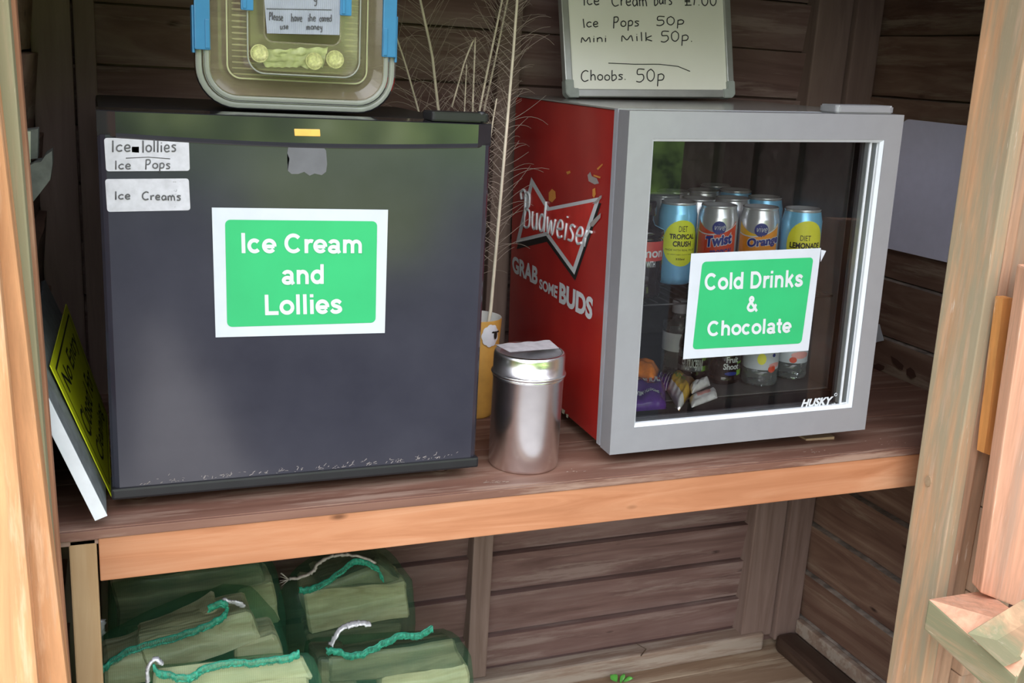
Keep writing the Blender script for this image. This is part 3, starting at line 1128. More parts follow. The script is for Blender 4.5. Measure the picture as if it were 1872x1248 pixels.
def fd(u, v, off=0):
    """pixel -> freezer-local point on the front of the door"""
    p = un(u, v, y=FY) - V((FX, FY, 0))
    return V((p.x, -off, p.z))


mb = MB()
mb.box((.002, .045, .014), (FW - .002, .43, FZ1 - .002), bev=.006)
mb.build('cabinet', 'black_matt', fz, W=False)
mb = MB()
zt = .4437
# door: slightly bowed front


def dface(s, t):
    x = s * FW
    e = min(s, 1 - s)
    return V((x, .0 + (.006 * (1 - e / .02) ** 2 if e < .02 else 0), FZ0 + .012 + t * (FZ1 - .027 - FZ0 - .012)))


prof = [(0, .006), (.004, .001), (.012, 0)]
xs = [0, .003, .008] + [.008 + (FW - .016) * k / 12 for k in range(1, 12)] + [FW - .008, FW - .003, FW]
def ydoor(x):
    e = min(x, FW - x)
    return .006 * max(0, 1 - e / .008) ** 2
zs = [FZ0 + .012, FZ1 - .026]
vs = []
for x in xs:
    for zz in zs:
        vs.append((x, ydoor(x), zz))
    for zz in zs:
        vs.append((x, .042, zz))
fs = []
for i in range(len(xs) - 1):
    a, b = i * 4, (i + 1) * 4
    fs += [(a, b, b + 1, a + 1), (a + 1, b + 1, b + 3, a + 3), (a + 2, a + 3, b + 3, b + 2), (a, a + 2, b + 2, b)]
fs += [(0, 1, 3, 2), tuple(len(vs) - 4 + k for k in (0, 2, 3, 1))]
mb.add(vs, fs)
dr = mb.build('door', 'black_door', fz, W=False)
for p_ in dr.data.polygons:
    p_.use_smooth = False
# glossy curved strip along the top of the door
mb = MB()
nn = 24
for i in range(nn):
    def zl(s):
        return FZ1 - .027 - .006 * sin(pi * s)
    s0, s1 = i / nn, (i + 1) / nn
    rows = []
    for s in (s0, s1):
        x = s * FW
        yy = ydoor(x)
        zb = zl(s)
        col = [(x, yy - .0008, zb - .0015), (x, yy - .0018, zb), (x, yy - .0022, zb + .004), (x, yy - .0022, FZ1 - .0010), (x, yy - .0012, FZ1), (x, .044, FZ1 + .001)]
        rows.append(col)
    v = rows[0] + rows[1]
    mb.add(v, [(k, 6 + k, 7 + k, k + 1) for k in range(5)], smooth=False)
mb.build('top_trim', 'black_gloss', fz, W=False)
mb = MB()
mb.box((-.0015, -.003, FZ0 - .001), (FW + .003, .042, FZ0 + .0135), bev=.003)
mb.build('bottom_lip', 'black_matt', fz, W=False)
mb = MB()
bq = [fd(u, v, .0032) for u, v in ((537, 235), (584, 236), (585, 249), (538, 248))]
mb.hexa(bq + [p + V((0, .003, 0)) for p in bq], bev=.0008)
tag(mb.build('orange_reflection', 'orange_reflection', fz, W=False), 'orange reflection painted as a small raised patch')
mb = MB()
hpts = rrect(.075, .040, .004)
mb.prism(hpts, .011, X=Matrix.Translation((FW - .078, .004, FZ1 + .0012)), bev=.0015)
mb.lathe([(.005, 0), (.005, .012), (.004, .0135)], n=16, X=Matrix.Translation((FW - .012, .010, FZ1 + .001)))
mb.build('hinge_cover', 'black_matt', fz, W=False)
# pale scuffs just above the lip
mb = MB()
rn = random.Random(3)
for k in range(130):
    x = .03 + rn.random() * .40
    zz = FZ0 + .0145 + abs(rn.gauss(0, .0035))
    L = rn.uniform(.0012, .005)
    a = rn.uniform(-.5, 1.4)
    w = rn.uniform(.0002, .0006)
    dx, dz = cos(a) * L, sin(a) * L
    mb.add([(x, -.0003, zz), (x + dx, -.0003, zz + dz), (x + dx - w, -.0003, zz + dz + w), (x - w, -.0003, zz + w)], [(0, 1, 2, 3)])
tag(mb.build('scuffs', 'grey_print', fz, W=False), 'pale scratches along the bottom edge', kind='stuff')
# dull dark patch with a wavy outline
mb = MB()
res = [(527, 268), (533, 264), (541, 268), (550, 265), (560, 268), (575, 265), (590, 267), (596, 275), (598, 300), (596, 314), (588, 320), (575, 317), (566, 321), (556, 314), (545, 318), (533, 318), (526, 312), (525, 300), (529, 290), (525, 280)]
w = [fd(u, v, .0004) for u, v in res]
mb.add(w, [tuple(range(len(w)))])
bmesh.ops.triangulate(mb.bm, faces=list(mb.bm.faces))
tag(mb.build('dull_patch', 'gasket', fz, W=False), 'dull dark patch with a wavy outline')
for sx in (.03, FW - .035):
    mb = MB()
    mb.lathe([(.013, 0), (.013, .008), (.007, .010), (.007, .022)], n=20, X=Matrix.Translation((sx, .05, 0)))
    mb.build('foot', 'steel', fz, W=False)
for sx in (.03, FW - .035):
    mb = MB()
    mb.lathe([(.013, 0), (.013, .008), (.007, .010), (.007, .022)], n=20, X=Matrix.Translation((sx, .40, 0)))
    mb.build('foot', 'steel', fz, W=False)


# handwritten labels
def sticker(quad, name):
    mb = MB()
    q = [fd(u, v) for u, v in quad]
    f = quadmap(q)
    wv, hv = (q[1] - q[0]).length, (q[0] - q[3]).length
    pts = rrect(wv, hv, .003, 4)
    mb.prism(pts, .0005)
    bm = mb.bm
    for v in bm.verts:
        p = f(v.co.x / wv, v.co.y / hv)
        v.co = V((p.x, -.0003 - v.co.z, p.z))
    bmesh.ops.recalc_face_normals(bm, faces=list(bm.faces))
    return mb.build(name, 'label', fz, W=False)


def on_quad(quad, off=.0008):
    f = quadmap([fd(u, v, .0011) for u, v in quad])
    return f


st1 = tag(sticker([(190, 252), (345, 252), (347, 312), (194, 313)], 'paper_label'), 'upper white label with a handwritten list')
mb = MB()
handwrite(mb, 'Ice', on_quad([(203, 256), (241, 256), (241, 277), (203, 277)]), .0008)
handwrite(mb, 'lollies', on_quad([(259, 256), (324, 255), (324, 277), (259, 278)]), .0008)
handwrite(mb, 'Ice', on_quad([(209, 293), (241, 293), (241, 309), (209, 309)]), .0007)
handwrite(mb, 'Pops', on_quad([(265, 291), (313, 291), (313, 308), (265, 308)]), .0007)
mb.tube([fd(230, 289, .0008), fd(270, 287, .0008), fd(311, 290, .0008)], .0005)
q = [fd(u, v, .0008) for u, v in ((241, 268), (254, 268), (254, 279), (241, 278))]
mb.add(q, [(0, 1, 2, 3)])
mb.build('handwriting', 'ink_grey', st1, W=False)
st2 = tag(sticker([(192, 327), (345, 326), (348, 384), (196, 387)], 'paper_label'), 'lower white label with one handwritten line')
mb = MB()
handwrite(mb, 'Ice', on_quad([(209, 349), (240, 349), (240, 364), (209, 364)]), .0008)
handwrite(mb, 'Creams', on_quad([(259, 350), (332, 350), (332, 366), (259, 364)]), .0008, seed=4)
for k in range(26):
    u, v = rn.gauss(318, 7), rn.gauss(352, 14)
    if 330 < v < 380 and u < 342:
        p = fd(u, v, .0008)
        s = rn.uniform(.0004, .0013)
        mb.add([p, p + V((s, 0, s * .4)), p + V((s * .6, 0, s * 1.4))], [(0, 1, 2)])
mb.build('handwriting', 'ink_grey', st2, W=False)


# printed paper signs
def paper_sign(name, label, q, gq, lines, inv, bow=.0, parent_off=.0008, bold=.02):
    """q, gq: world corners of the sheet and its green panel (TL,TR,BR,BL)"""
    base = (V(q[2]) + V(q[3])) / 2
    t = thing(name, label, 'sign', base)
    n = (V(q[1]) - V(q[0])).cross(V(q[3]) - V(q[0])).normalized()
    if n.y > 0:
        n = -n
    f = quadmap(q)
    mb = MB()
    W_ = (V(q[1]) - V(q[0])).length

    def sh(s, tt, d=0):
        return f(s, tt) + n * (parent_off + bow * sin(pi * s) + d)
    mb.grid(lambda s, tt: sh(s, tt, .0004), 24, 12)
    mb.grid(lambda s, tt: sh(1 - s, tt, 0), 24, 12)
    for (a, b) in (((0, 0), (1, 0)), ((1, 0), (1, 1)), ((1, 1), (0, 1)), ((0, 1), (0, 0))):
        mb.add([sh(*a, 0), sh(*b, 0), sh(*b, .0004), sh(*a, .0004)], [(0, 1, 2, 3)])
    sheet = mb.build('paper_sheet', 'paper', t)
    mb = MB()
    gf = quadmap(gq)
    gw, gh = (V(gq[1]) - V(gq[0])).length, (V(gq[0]) - V(gq[3])).length
    pts = rrect(gw, gh, .006, 5)
    mb.prism(pts, 0)
    for v in mb.bm.verts:
        v.co = gf(v.co.x / gw, v.co.y / gh) + n * (parent_off + .0008)
    panel = mb.build('green_panel', 'green_print', t)
    mb = MB()
    for s, tq in lines:
        tf = quadmap(tq)
        sans(mb, s, lambda a, b, k, tf=tf: tf(a, b) + n * (parent_off + .0011 + .00025 * k))
    mb.build('lettering', 'white_print', panel)
    return t, n


def fw_(u, v):
    return un(u, v, y=FY)


paper_sign('paper_sign', 'white sheet reading Ice Cream and Lollies on a green panel', [fw_(387, 379), fw_(709, 383), fw_(703, 608), fw_(394, 616)],
           [fw_(411, 401), fw_(689, 404), fw_(686, 589), fw_(415, 597)],
           [('Ice Cream', [fw_(437, 425), fw_(664, 428), fw_(664, 462), fw_(438, 462)]),
            ('and', [fw_(513, 483), fw_(594, 482), fw_(594, 518), fw_(514, 519)]),
            ('Lollies', [fw_(480, 538), fw_(626, 536), fw_(627, 572), fw_(481, 575)])], None)

# ================================================================== DISPLAY FRIDGE
HYAW, HRO = -.04256, .02658
HM = Matrix.Translation((.70867, .02922, .02033)) @ Matrix.Rotation(HYAW, 4, 'Z') @ Matrix.Rotation(-HRO, 4, 'Y')
HMI = HM.inverted()
HW, HH = .43, .4745
hf = thing('display_fridge', 'silver and red glass-door drinks fridge holding cans and bottles', 'fridge', HM)


def hl(u, v, y=0.0):
    """pixel -> fridge-local point at local depth y"""
    c, d = HMI @ CAM, HMI.to_3x3() @ ray(u, v)
    return c + d * ((y - c.y) / d.y)


def hz(u, v, z):
    c, d = HMI @ CAM, HMI.to_3x3() @ ray(u, v)
    return c + d * ((z - c.z) / d.z)


def hx(u, v, x):
    c, d = HMI @ CAM, HMI.to_3x3() @ ray(u, v)
    return c + d * ((x - c.x) / d.x)


WX0, WX1, WZ0, WZ1 = .0355, .4015, .0375, .4395     # outer lip of the window
def ringbox(mb, o, i, y0, y1, mat=None, yi=None):
    """rectangular ring between outer (x0,z0,x1,z1) and inner rect, from y0 (front) to y1; yi: depth of the inner front edge"""
    yi = y0 if yi is None else yi
    O = [(o[0], o[1]), (o[2], o[1]), (o[2], o[3]), (o[0], o[3])]
    I = [(i[0], i[1]), (i[2], i[1]), (i[2], i[3]), (i[0], i[3])]
    v = [(a, y0, b) for a, b in O] + [(a, yi, b) for a, b in I] + [(a, y1, b) for a, b in O] + [(a, y1, b) for a, b in I]
    f = []
    for k in range(4):
        n = (k + 1) % 4
        f += [(k, n, 4 + n, 4 + k), (8 + n, 8 + k, 12 + k, 12 + n), (k, 8 + k, 8 + n, n), (4 + n, 12 + n, 12 + k, 4 + k)]
    mb.add(v, f, mat)


# cabinet: side walls, top, bottom, back as one hollow shell
mb = MB()
T = .028
D = .462
y0 = .050
mb.box((.004, y0, .0), (.004 + T, D, HH - .002), 'red', bev=.002)
mb.box((HW - .004 - T, y0, .0), (HW - .004, D, HH - .002), 'black_matt')
mb.box((.004 + T, y0, .0), (HW - .004 - T, D, .05), 'black_matt')
mb.box((.004 + T, y0, HH - .02), (HW - .004 - T, D, HH - .002), 'black_matt')
mb.box((.004 + T, D - .03, .05), (HW - .004 - T, D, HH - .02), 'black_matt')
mb.box((.002, y0 + .0005, HH - .0018), (HW - .002, D + .002, HH + .0008), 'fridge_top', bev=.001)
cab = mb.build('cabinet', None, hf, W=False)
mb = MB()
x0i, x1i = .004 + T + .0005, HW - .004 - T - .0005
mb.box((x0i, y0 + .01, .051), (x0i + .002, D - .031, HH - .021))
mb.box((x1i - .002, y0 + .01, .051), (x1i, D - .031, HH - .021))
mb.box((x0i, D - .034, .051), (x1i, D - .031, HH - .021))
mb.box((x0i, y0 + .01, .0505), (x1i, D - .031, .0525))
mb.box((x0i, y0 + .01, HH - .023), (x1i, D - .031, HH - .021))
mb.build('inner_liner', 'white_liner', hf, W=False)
mb = MB()
ringbox(mb, (.001, .0, HW - .001, HH + .0006), (.03, .03, HW - .03, HH - .03), .0385, .0495)
mb.build('front_collar', 'silver_side', hf, W=False)
mb = MB()
ringbox(mb, (.004, .004, HW - .004, HH - .004), (.04, .04, HW - .04, HH - .04), .0335, .0383)
mb.build('gasket', 'gasket', hf, W=False)
# door frame with mitred bars and a bevelled lip
hd = MB()
ringbox(hd, (0, 0, HW, HH), (WX0, WZ0, WX1, WZ1), .0, .033)
bmesh.ops.bevel(hd.bm, geom=[e for e in hd.bm.edges if e.is_manifold and len(e.link_faces) == 2 and e.calc_face_angle(0) > 1], offset=.0012, segments=2, affect='EDGES')
hdoor = hd.build('door', 'silver', hf, W=False)
mb = MB()
ringbox(mb, (WX0 + .0002, WZ0 + .0002, WX1 - .0002, WZ1 - .0002), (WX0 + .004, WZ0 + .005, WX1 - .004, WZ1 - .004), .0008, .010, yi=.005)
ringbox(mb, (WX1 - .017, WZ0 + .005, WX1 - .004, WZ1 - .004), (WX1 - .013, WZ0 + .006, WX1 - .0045, WZ1 - .005), .009, .020, yi=.010)
mb.build('window_frame', 'pale_strip', hdoor, W=False)
mb = MB()
mb.add([(WX0 + .001, .011, WZ0 + .001), (WX1 - .001, .011, WZ0 + .001), (WX1 - .001, .011, WZ1 - .001), (WX0 + .001, .011, WZ1 - .001)], [(0, 1, 2, 3)])
tag(mb.build('glass_pane', 'glass', hdoor, W=False), 'clear glass window')
mb = MB()
tq = quadmap([hl(u, v, .0102) for u, v in ((1467, 730), (1524, 724), (1521, 740), (1464, 744))])
text(mb, 'HUSKY', tq, bold=.045, shear=.18)
cdeg = hl(1528, 721, .0102)
mb.tube([cdeg + V((.0022 * cos(a * pi / 6), 0, .0022 * sin(a * pi / 6))) for a in range(13)], .0006, n=4)
tq = quadmap([hl(u, v, .0102) for u, v in ((1521, 736), (1528, 735.5), (1528, 738), (1521, 739))])
text(mb, 'uk', tq)
tag(mb.build('door_logo', 'white_print', hdoor, W=False), 'small white maker logo on the glass')
mb = MB()
mb.prism(rrect(.098, .042, .006), .0115, X=Matrix.Translation((HW - .113, .003, HH + .0005)), bev=.002)
mb.build('hinge_cover', 'silver', hf, W=False)
for (a, b) in ((.04, .08), (HW - .04, .08), (.04, .42), (HW - .04, .42)):
    mb = MB()
    zlow = -(.02033 + a * sin(HRO)) + .0005
    mb.lathe([(.011, zlow if a < .2 or b > .2 else zlow + .004), (.011, -.004), (.008, 0)], n=18, X=Matrix.Translation((a, b, 0)))
    mb.build('foot', 'black_matt', hf, W=False)
# wire shelf
CT = un(1470, 377, y=.165)          # top of the front lemonade can
SZ = (HMI @ un(1236, 522, y=.19)).z
mb = MB()
for k in range(20):
    x = x0i + .008 + k * (x1i - x0i - .016) / 19
    mb.tube([(x, y0 + .02, SZ - .0015), (x, D - .045, SZ - .0015)], .0012, n=6)
for yy in (y0 + .02, y0 + .15, D - .045):
    mb.tube([(x0i + .003, yy, SZ - .004), (x1i - .003, yy, SZ - .004)], .0018, n=6)
mb.build('wire_shelf', 'chrome_wire', hf, W=False)

# --- printing on the red side panel, in panel coordinates (local x = .004)
XS = .0036


def sp(u, v, off=0.0):
    p = hx(u, v, .004)
    return V((XS - off, p.y, p.z))


tie = [(972.2, 323.6), (1005, 378.6), (1099, 360), (1051, 502), (999.4, 430.6), (944, 444)]


def inset(poly, d):
    out = []
    n = len(poly)
    area = sum(poly[k][0] * poly[(k + 1) % n][1] - poly[(k + 1) % n][0] * poly[k][1] for k in range(n))
    sg = 1 if area > 0 else -1
    for k in range(n):
        p0, p1, p2 = V(poly[k - 1]), V(poly[k]), V(poly[(k + 1) % n])
        d1, d2 = (p1 - p0).normalized(), (p2 - p1).normalized()
        n1, n2 = V((-d1.y, d1.x)) * sg, V((-d2.y, d2.x)) * sg
        m = (n1 + n2)
        m = m / max(.2, m.dot(n1))
        out.append(tuple(p1 + m * d))
    return out


def side_poly(mb, poly, off, mat=None):
    w = [sp(u, v, off) for u, v in poly]
    b = bmesh.new()
    b.faces.new([b.verts.new(p) for p in w])
    bmesh.ops.triangulate(b, faces=list(b.faces))
    mb.add_bm(b, mat)


mb = MB()
side_poly(mb, [(u + 1, v + 11) for u, v in tie], .0002, 'black_print')
side_poly(mb, tie, .0005, 'white_print')
side_poly(mb, inset(tie, 6.4), .0008, 'bright_red')
side_poly(mb, [(1084, 372), (1092, 366), (1098, 358), (1102, 357), (1101, 362), (1092, 372)], .001, 'grey_print')
side_poly(mb, [(1080, 408), (1090, 398), (1100, 389), (1099, 398), (1086, 414), (1080, 414)], .001, 'grey_print')
tag(mb.build('emblem', None, cab, W=False), 'white edged bow tie emblem')
mb = MB()
tf = quadmap([sp(u, v, .0011) for u, v in ((954, 352), (1088, 400), (1080, 453), (956, 412))])
handwrite(mb, 'Budweiser', tf, .0022, slant=.12, jitter=0)
for k in range(1):
    pass
tag(mb.build('script_lettering', 'white_print', cab, W=False), 'white script lettering')
mb = MB()
for s, qd, bo in (('GRAB', ((937, 466), (985, 489), (983, 522), (938, 497)), .04), ('SOME', ((987, 509), (1021, 523), (1019, 546), (987, 527)), .035), ('BUDS', ((1024, 515), (1086, 545), (1083, 586), (1023, 553)), .045)):
    text(mb, s, quadmap([sp(u, v, .0006) for u, v in qd]), bold=bo)
tag(mb.build('slogan_lettering', 'white_print', cab, W=False), 'white capital lettering')
for poly, m in (([(1004, 352), (1010, 345), (1016, 350), (1017, 362), (1010, 370), (1004, 366)], 'orange_print'),
                ([(1075, 320), (1080, 314), (1083, 322), (1092, 326), (1096, 335), (1088, 337), (1077, 331)], 'grey_print'),
                ([(1084, 346), (1089, 343), (1090, 355), (1087, 362), (1084, 358)], 'orange_print'),
                ([(1092, 308), (1102, 299), (1103, 301), (1094, 311)], 'orange_print'),
                ([(1086, 319), (1099, 323), (1098, 326), (1086, 322)], 'orange_print'),
                ([(1036, 314), (1043, 312), (1044, 316), (1038, 319)], 'orange_print'),
                ([(1028, 746), (1034, 750), (1032, 757), (1028, 754)], 'offwhite'),
                ([(1036, 756), (1040, 758), (1039, 764), (1036, 762)], 'offwhite'),
                ([(1029, 185), (1031, 185), (1042, 300), (1038, 300)], 'grey_print')):
    if m == 'grey_print' and poly[0][0] == 1029:
        continue
    mb = MB()
    side_poly(mb, poly, .0004, m)
    mb.build('scuff_mark', None, cab, W=False)

# wedge under the raised right foot
mb = MB()
wp = HM @ V((HW - .04, .08, 0))
a, b, c, d = un(1530, 790, z=.001), un(1552, 797, z=.001), un(1568, 794, z=.001), un(1562, 786, z=.001)
cx, cy = wp.x, wp.y
mb.hexa([(cx - .03, cy - .03, .0003), (cx + .02, cy - .035, .0003), (cx + .03, cy + .02, .0003), (cx - .03, cy + .02, .0003),
         (cx - .03, cy - .03, .0032), (cx + .02, cy - .035, .0048), (cx + .03, cy + .02, .0048), (cx - .03, cy + .02, .0032)])
tag(mb.build('wood_chip', 'chip'), 'thin chip of wood wedged under the right foot of the glass-door fridge', 'wood chip')


# sign on the glass
def hw_(u, v):
    return HM @ hl(u, v, .0095)


hs, hn = paper_sign('paper_sign', 'white sheet reading Cold Drinks & Chocolate on a green panel', [hw_(1263, 463), hw_(1500, 453), hw_(1477, 640), hw_(1248, 656)],
           [hw_(1283, 478), hw_(1486, 470), hw_(1464, 627), hw_(1265, 638)],
           [('Cold Drinks', [hw_(1287, 499), hw_(1469, 492), hw_(1467, 523), hw_(1286, 530)]),
            ('&', [hw_(1364, 541), hw_(1385, 540), hw_(1384, 569), hw_(1363, 569)]),
            ('Chocolate', [hw_(1292, 586), hw_(1447, 580), hw_(1445, 607), hw_(1291, 614)])], None)
mb = MB()
q = [hw_(1500, 456), hw_(1509, 458), hw_(1499, 478)]
qq = [p + hn * .0012 for p in q] + [p + hn * .0018 for p in q]
mb.add(qq, [(0, 1, 2), (5, 4, 3), (0, 3, 4, 1), (1, 4, 5, 2), (2, 5, 3, 0)])
tag(mb.build('folded_corner', 'paper', hs), 'lifted paper corner')


# ================================================================== CANS
def wrap(r, n=None):
    """flat (arc length, height) -> on a cylinder of radius r, facing -y"""
    def f(s, z):
        a = s / r
        return V((r * sin(a), -r * cos(a), z))
    return f


CR = .0300


def can(name, label, X, H, kind, rot=0.0, group=None, detail=True):
    t = thing(name, label, 'drink can', X @ Matrix.Rotation(rot, 4, 'Z'), group)
    body = {'tropical': 'can_blue', 'lemon': 'can_blue', 'blue': 'can_blue', 'dark': 'can_dark'}.get(kind, 'can_silver')
    mb = MB()
    mb.lathe([(.022, 0), (.0245, .001), (.026, .003), (CR, .011), (CR, H - .018), (CR - .0006, H - .0165), (.0268, H - .004)], n=40, cap0=True, cap1=False, mat=body)
    mb.build('body', None, t, W=False)
    mb = MB()
    mb.lathe([(.0266, H - .0043), (.0272, H - .002), (.0272, H), (.0262, H + .0004), (.0248, H - .0005), (.0240, H - .0045), (.021, H - .005)], n=40, cap0=False, cap1=False)
    mb.lathe([(.021, H - .005), (.0001, H - .0052)], n=40, cap0=False, cap1=False, mat='can_lid_shade')
    mb.mats = ['can_silver', 'can_lid_shade']
    mb.build('lid', None, t, W=False)
    mb = MB()
    mb.prism([(.0045 * cos(a * pi / 8), .009 * sin(a * pi / 8) - .003) for a in range(16)], .0012, X=Matrix.Translation((0, 0, H - .0048)))
    mb.build('ring_pull', 'can_silver', t, W=False)
    if not detail:
        return t
    r1, r2, r3 = CR + .0003, CR + .0006, CR + .0009
    mb = MB()
    if kind in ('tropical', 'lemon'):
        w = wrap(r1)
        m = 'acid' if kind == 'tropical' else 'lemon'
        cx, cz, rr = (.012, H * .52, .036) if kind == 'tropical' else (.006, H * .60, .036)
        ring = 28

        def disc(s, tt):
            a = s * 2 * pi
            return w(cx + rr * .86 * tt * cos(a), cz + rr * 1.0 * tt * sin(a))
        mb.grid(disc, ring, 8, m)
        w2 = wrap(r2)

        def line(txt, z0, z1, x0, x1, bold):
            text(mb, txt, lambda a, b: w2(x0 + a * (x1 - x0), z0 + b * (z1 - z0)), 'black_print', bold=bold)
        if kind == 'tropical':
            line('DIET', cz + .018, cz + .027, .006, .020, 0)
            line('TROPICAL', cz + .0065, cz + .0145, -.008, .034, .035)
            line('CRUSH', cz - .005, cz + .0035, -.002, .028, .035)
            line('MADE WITH REAL FRUIT', cz - .012, cz - .009, -.014, .036, 0)
            line('no added sugar, low in calories', cz - .0185, cz - .0165, -.010, .034, 0)
            line('330ml', cz - .026, cz - .023, .004, .018, .02)
        else:
            line('DIET', cz + .006, cz + .014, -.004, .012, 0)
            line('LEMONADE', cz - .006, cz + .003, -.019, .030, .035)
    else:
        w, w2, w3 = wrap(r1), wrap(r2), wrap(r3)
        ca, cb = (('can_red', 'can_red') if kind == 'twist' else ('can_amber', 'can_orange'))
        zt = H - .034

        def swoosh(z0a, z0b, z0c, zb, m, rad):
            ww = wrap(rad)

            def g(s, tt):
                x = -.034 + .068 * s
                top = z0a * (1 - s) ** 2 + 2 * z0b * s * (1 - s) + z0c * s * s
                return ww(x, zb + (top - zb) * tt)
            mb.grid(g, 20, 6, m)
        swoosh(zt + .012, zt - .022, zt + .012, .015, ca, r1)
        swoosh(zt - .004, zt - .016, zt + .010, .015, 'white_print', r1 + .00015)
        swoosh(zt - .006, zt - .0175, zt + .008, .015, cb, r1 + .0003)
        mb.grid(lambda s, tt: w2(.004 + .0105 * tt * cos(s * 2 * pi), zt + .002 + .0105 * tt * sin(s * 2 * pi)), 20, 4, 'navy')
        handwrite(mb, 'vive', lambda a, b: w3(-.004 + .017 * a, zt - .001 + .011 * b), .0006, 'white_print', slant=.2, jitter=0)
        nm = 'Twist' if kind == 'twist' else 'Orange'
        L = (-.016, .026) if kind == 'twist' else (-.016, .036)
        text(mb, nm, lambda a, b: w3(L[0] - .001 + a * (L[1] - L[0] + .002), zt - .030 + .019 * b + a * .008), 'white_print', bold=.10)
        w4 = wrap(r3 + .0003)
        text(mb, nm, lambda a, b: w4(L[0] + a * (L[1] - L[0]), zt - .029 + .017 * b + a * .008), 'navy', bold=.045)
        nm2 = 'TROPICAL' if kind == 'twist' else 'ZERO'
        text(mb, nm2, lambda a, b: w4(-.008 + .036 * a, zt - .043 + .010 * b + a * .006), 'navy', bold=.03)
    mb.build('printed_label', None, t, W=False)
    return t


HR3 = HM.to_3x3().to_4x4()


def at_h(x, y, z):
    return HM @ Matrix.Translation((x, y, z))


ztop = None
front = [('tropical', (1206, 1276), 373, .215, 'sky blue can with lime circle reading Tropical Crush, leftmost of the front row', -.05),
         ('twist', (1279, 1351), 380, .170, 'silver can with red swoosh and navy word Twist in the front row', .0),
         ('orange', (1355, 1428), 374, .140, 'silver can with orange swoosh and navy word starting Oran in the front row', .05),
         ('lemon', (1432, 1507), 372, .112, 'sky blue can with yellow circle reading Diet Lemonade, rightmost of the front row', .18)]
tops = []
for kind, (u1, u2), v, yw, lab, rot in front:
    p = HMI @ un((u1 + u2) / 2, v, y=yw)
    tops.append(p.z)
ztop = sum(tops) / len(tops)
CH = ztop - SZ
for kind, (u1, u2), v, yw, lab, rot in front:
    p = HMI @ un((u1 + u2) / 2, v, y=yw)
    g = -atan2((HM @ p).x - CAM.x, (HM @ p).y - CAM.y)
    can('drink_can', lab, at_h(p.x, p.y, SZ + .0003), CH, kind, g + rot, 'cans on the fridge shelf')
back_cans = [(1424, 359, 'blue', 'plain sky blue can directly behind the orange-swoosh can'),
             (1340, 361, 'silver', 'silver can standing behind the gap between the red and orange swoosh cans'),
             (1276, 364, 'silver', 'silver can behind and left of the red-swoosh can'),
             (1211, 365, 'silver', 'silver can half hidden behind the lime-circle can'),
             (1384, 346, 'blue', 'blue can in the third row behind the orange-swoosh can'),
             (1340, 337, 'dark', 'dark teal can farthest back in the middle of the fridge'),
             (1297, 347, 'silver', 'silver can in the back row behind the red-swoosh can'),
             (1240, 354, 'silver', 'silver can in the back row behind the lime-circle can')]
placed = [V((.097, .113))]
for kind, (u1, u2), v, yw, lab, rot in front:
    p = HMI @ un((u1 + u2) / 2, v, y=yw)
    placed.append(V((p.x, p.y)))
for u, v, kind, lab in back_cans:
    p = hz(u, v, SZ + CH)
    q = V((min(max(p.x, x0i + .036), x1i - .036), min(p.y, D - .07)))
    if u == 1211:
        q = V((.207, .258))
    for it in range(80):
        mv = False
        for w in placed:
            d = q - w
            if d.length < .0612:
                dd = d.normalized() if d.length > 1e-6 else V((0, 1))
                dd = (dd + V((0, .35))).normalized()
                q = q + dd * (.0613 - d.length + .0004)
                mv = True
        q = V((min(max(q.x, x0i + .034), x1i - .034), min(q.y, D - .068)))
        if not mv:
            break
    placed.append(q)
    can('drink_can', lab, at_h(q.x, q.y, SZ + .0003), CH, kind, 0, 'cans on the fridge shelf', detail=False)

# ================================================================== BOTTLES
FZ = .0527    # fridge floor, fridge-local


def bottle(name, label, X, H, r, body, capm, labm, lab_z, extra=None, waist=True):
    t = thing(name, label, 'bottle', X)
    mb = MB()
    pr = [(r * .72, 0), (r * .95, .003), (r, .010), (r * .93, .018), (r, .026), (r * .96, lab_z[0] - .002), (r * .96, lab_z[1] + .002),
          (r, lab_z[1] + .006), (r * .98, lab_z[1] + .015), (r * .8, H - .050), (r * .5, H - .034), (r * .40, H - .026), (r * .40, H - .012)]
    pr = sorted(pr, key=lambda q: q[1])
    mb.lathe(pr, n=36)
    mb.build('body', body, t, W=False)
    mb = MB()
    mb.lathe([(r * .50, H - .020), (r * .52, H - .018), (r * .52, H - .002), (r * .48, H)], n=28)
    mb.build('cap', capm, t, W=False)
    mb = MB()
    mb.lathe([(r * .975, lab_z[0]), (r * .98, lab_z[0] + .0005), (r * .98, lab_z[1] - .0005), (r * .975, lab_z[1])], n=36, cap0=False, cap1=False)
    lb = mb.build('label_band', labm, t, W=False)
    if extra:
        mb = MB()
        extra(mb, r * .985)
        mb.build('label_print', None, lb, W=False)
    return t


def dots(mats, seed):
    def f(mb, r):
        w = wrap(r)
        for cx, cz, rx, rz, m in mats:
            mb.grid(lambda s, tt: w(cx + rx * tt * cos(s * 2 * pi), cz + rz * tt * sin(s * 2 * pi)), 16, 4, m)
    return f


def floor_spot(u, v, dy=.0):
    p = hz(u, v, FZ)
    return p


b1 = hl(1238, 660, .185)
bottle('water_bottle', 'clear water bottle with pale grey label and lime dot, standing left of the paper sign', at_h(b1.x, .185, FZ + .0003), min(hl(1245, 548, .185).z, SZ - .010) - FZ, .0275, 'water', 'white_cap', 'bottle_label', (hl(1238, 645, .16).z - FZ, hl(1238, 612, .16).z - FZ), dots([(-.004, .058, .006, .006, 'acid')], 1))
b2 = hl(1270, 680, .145)


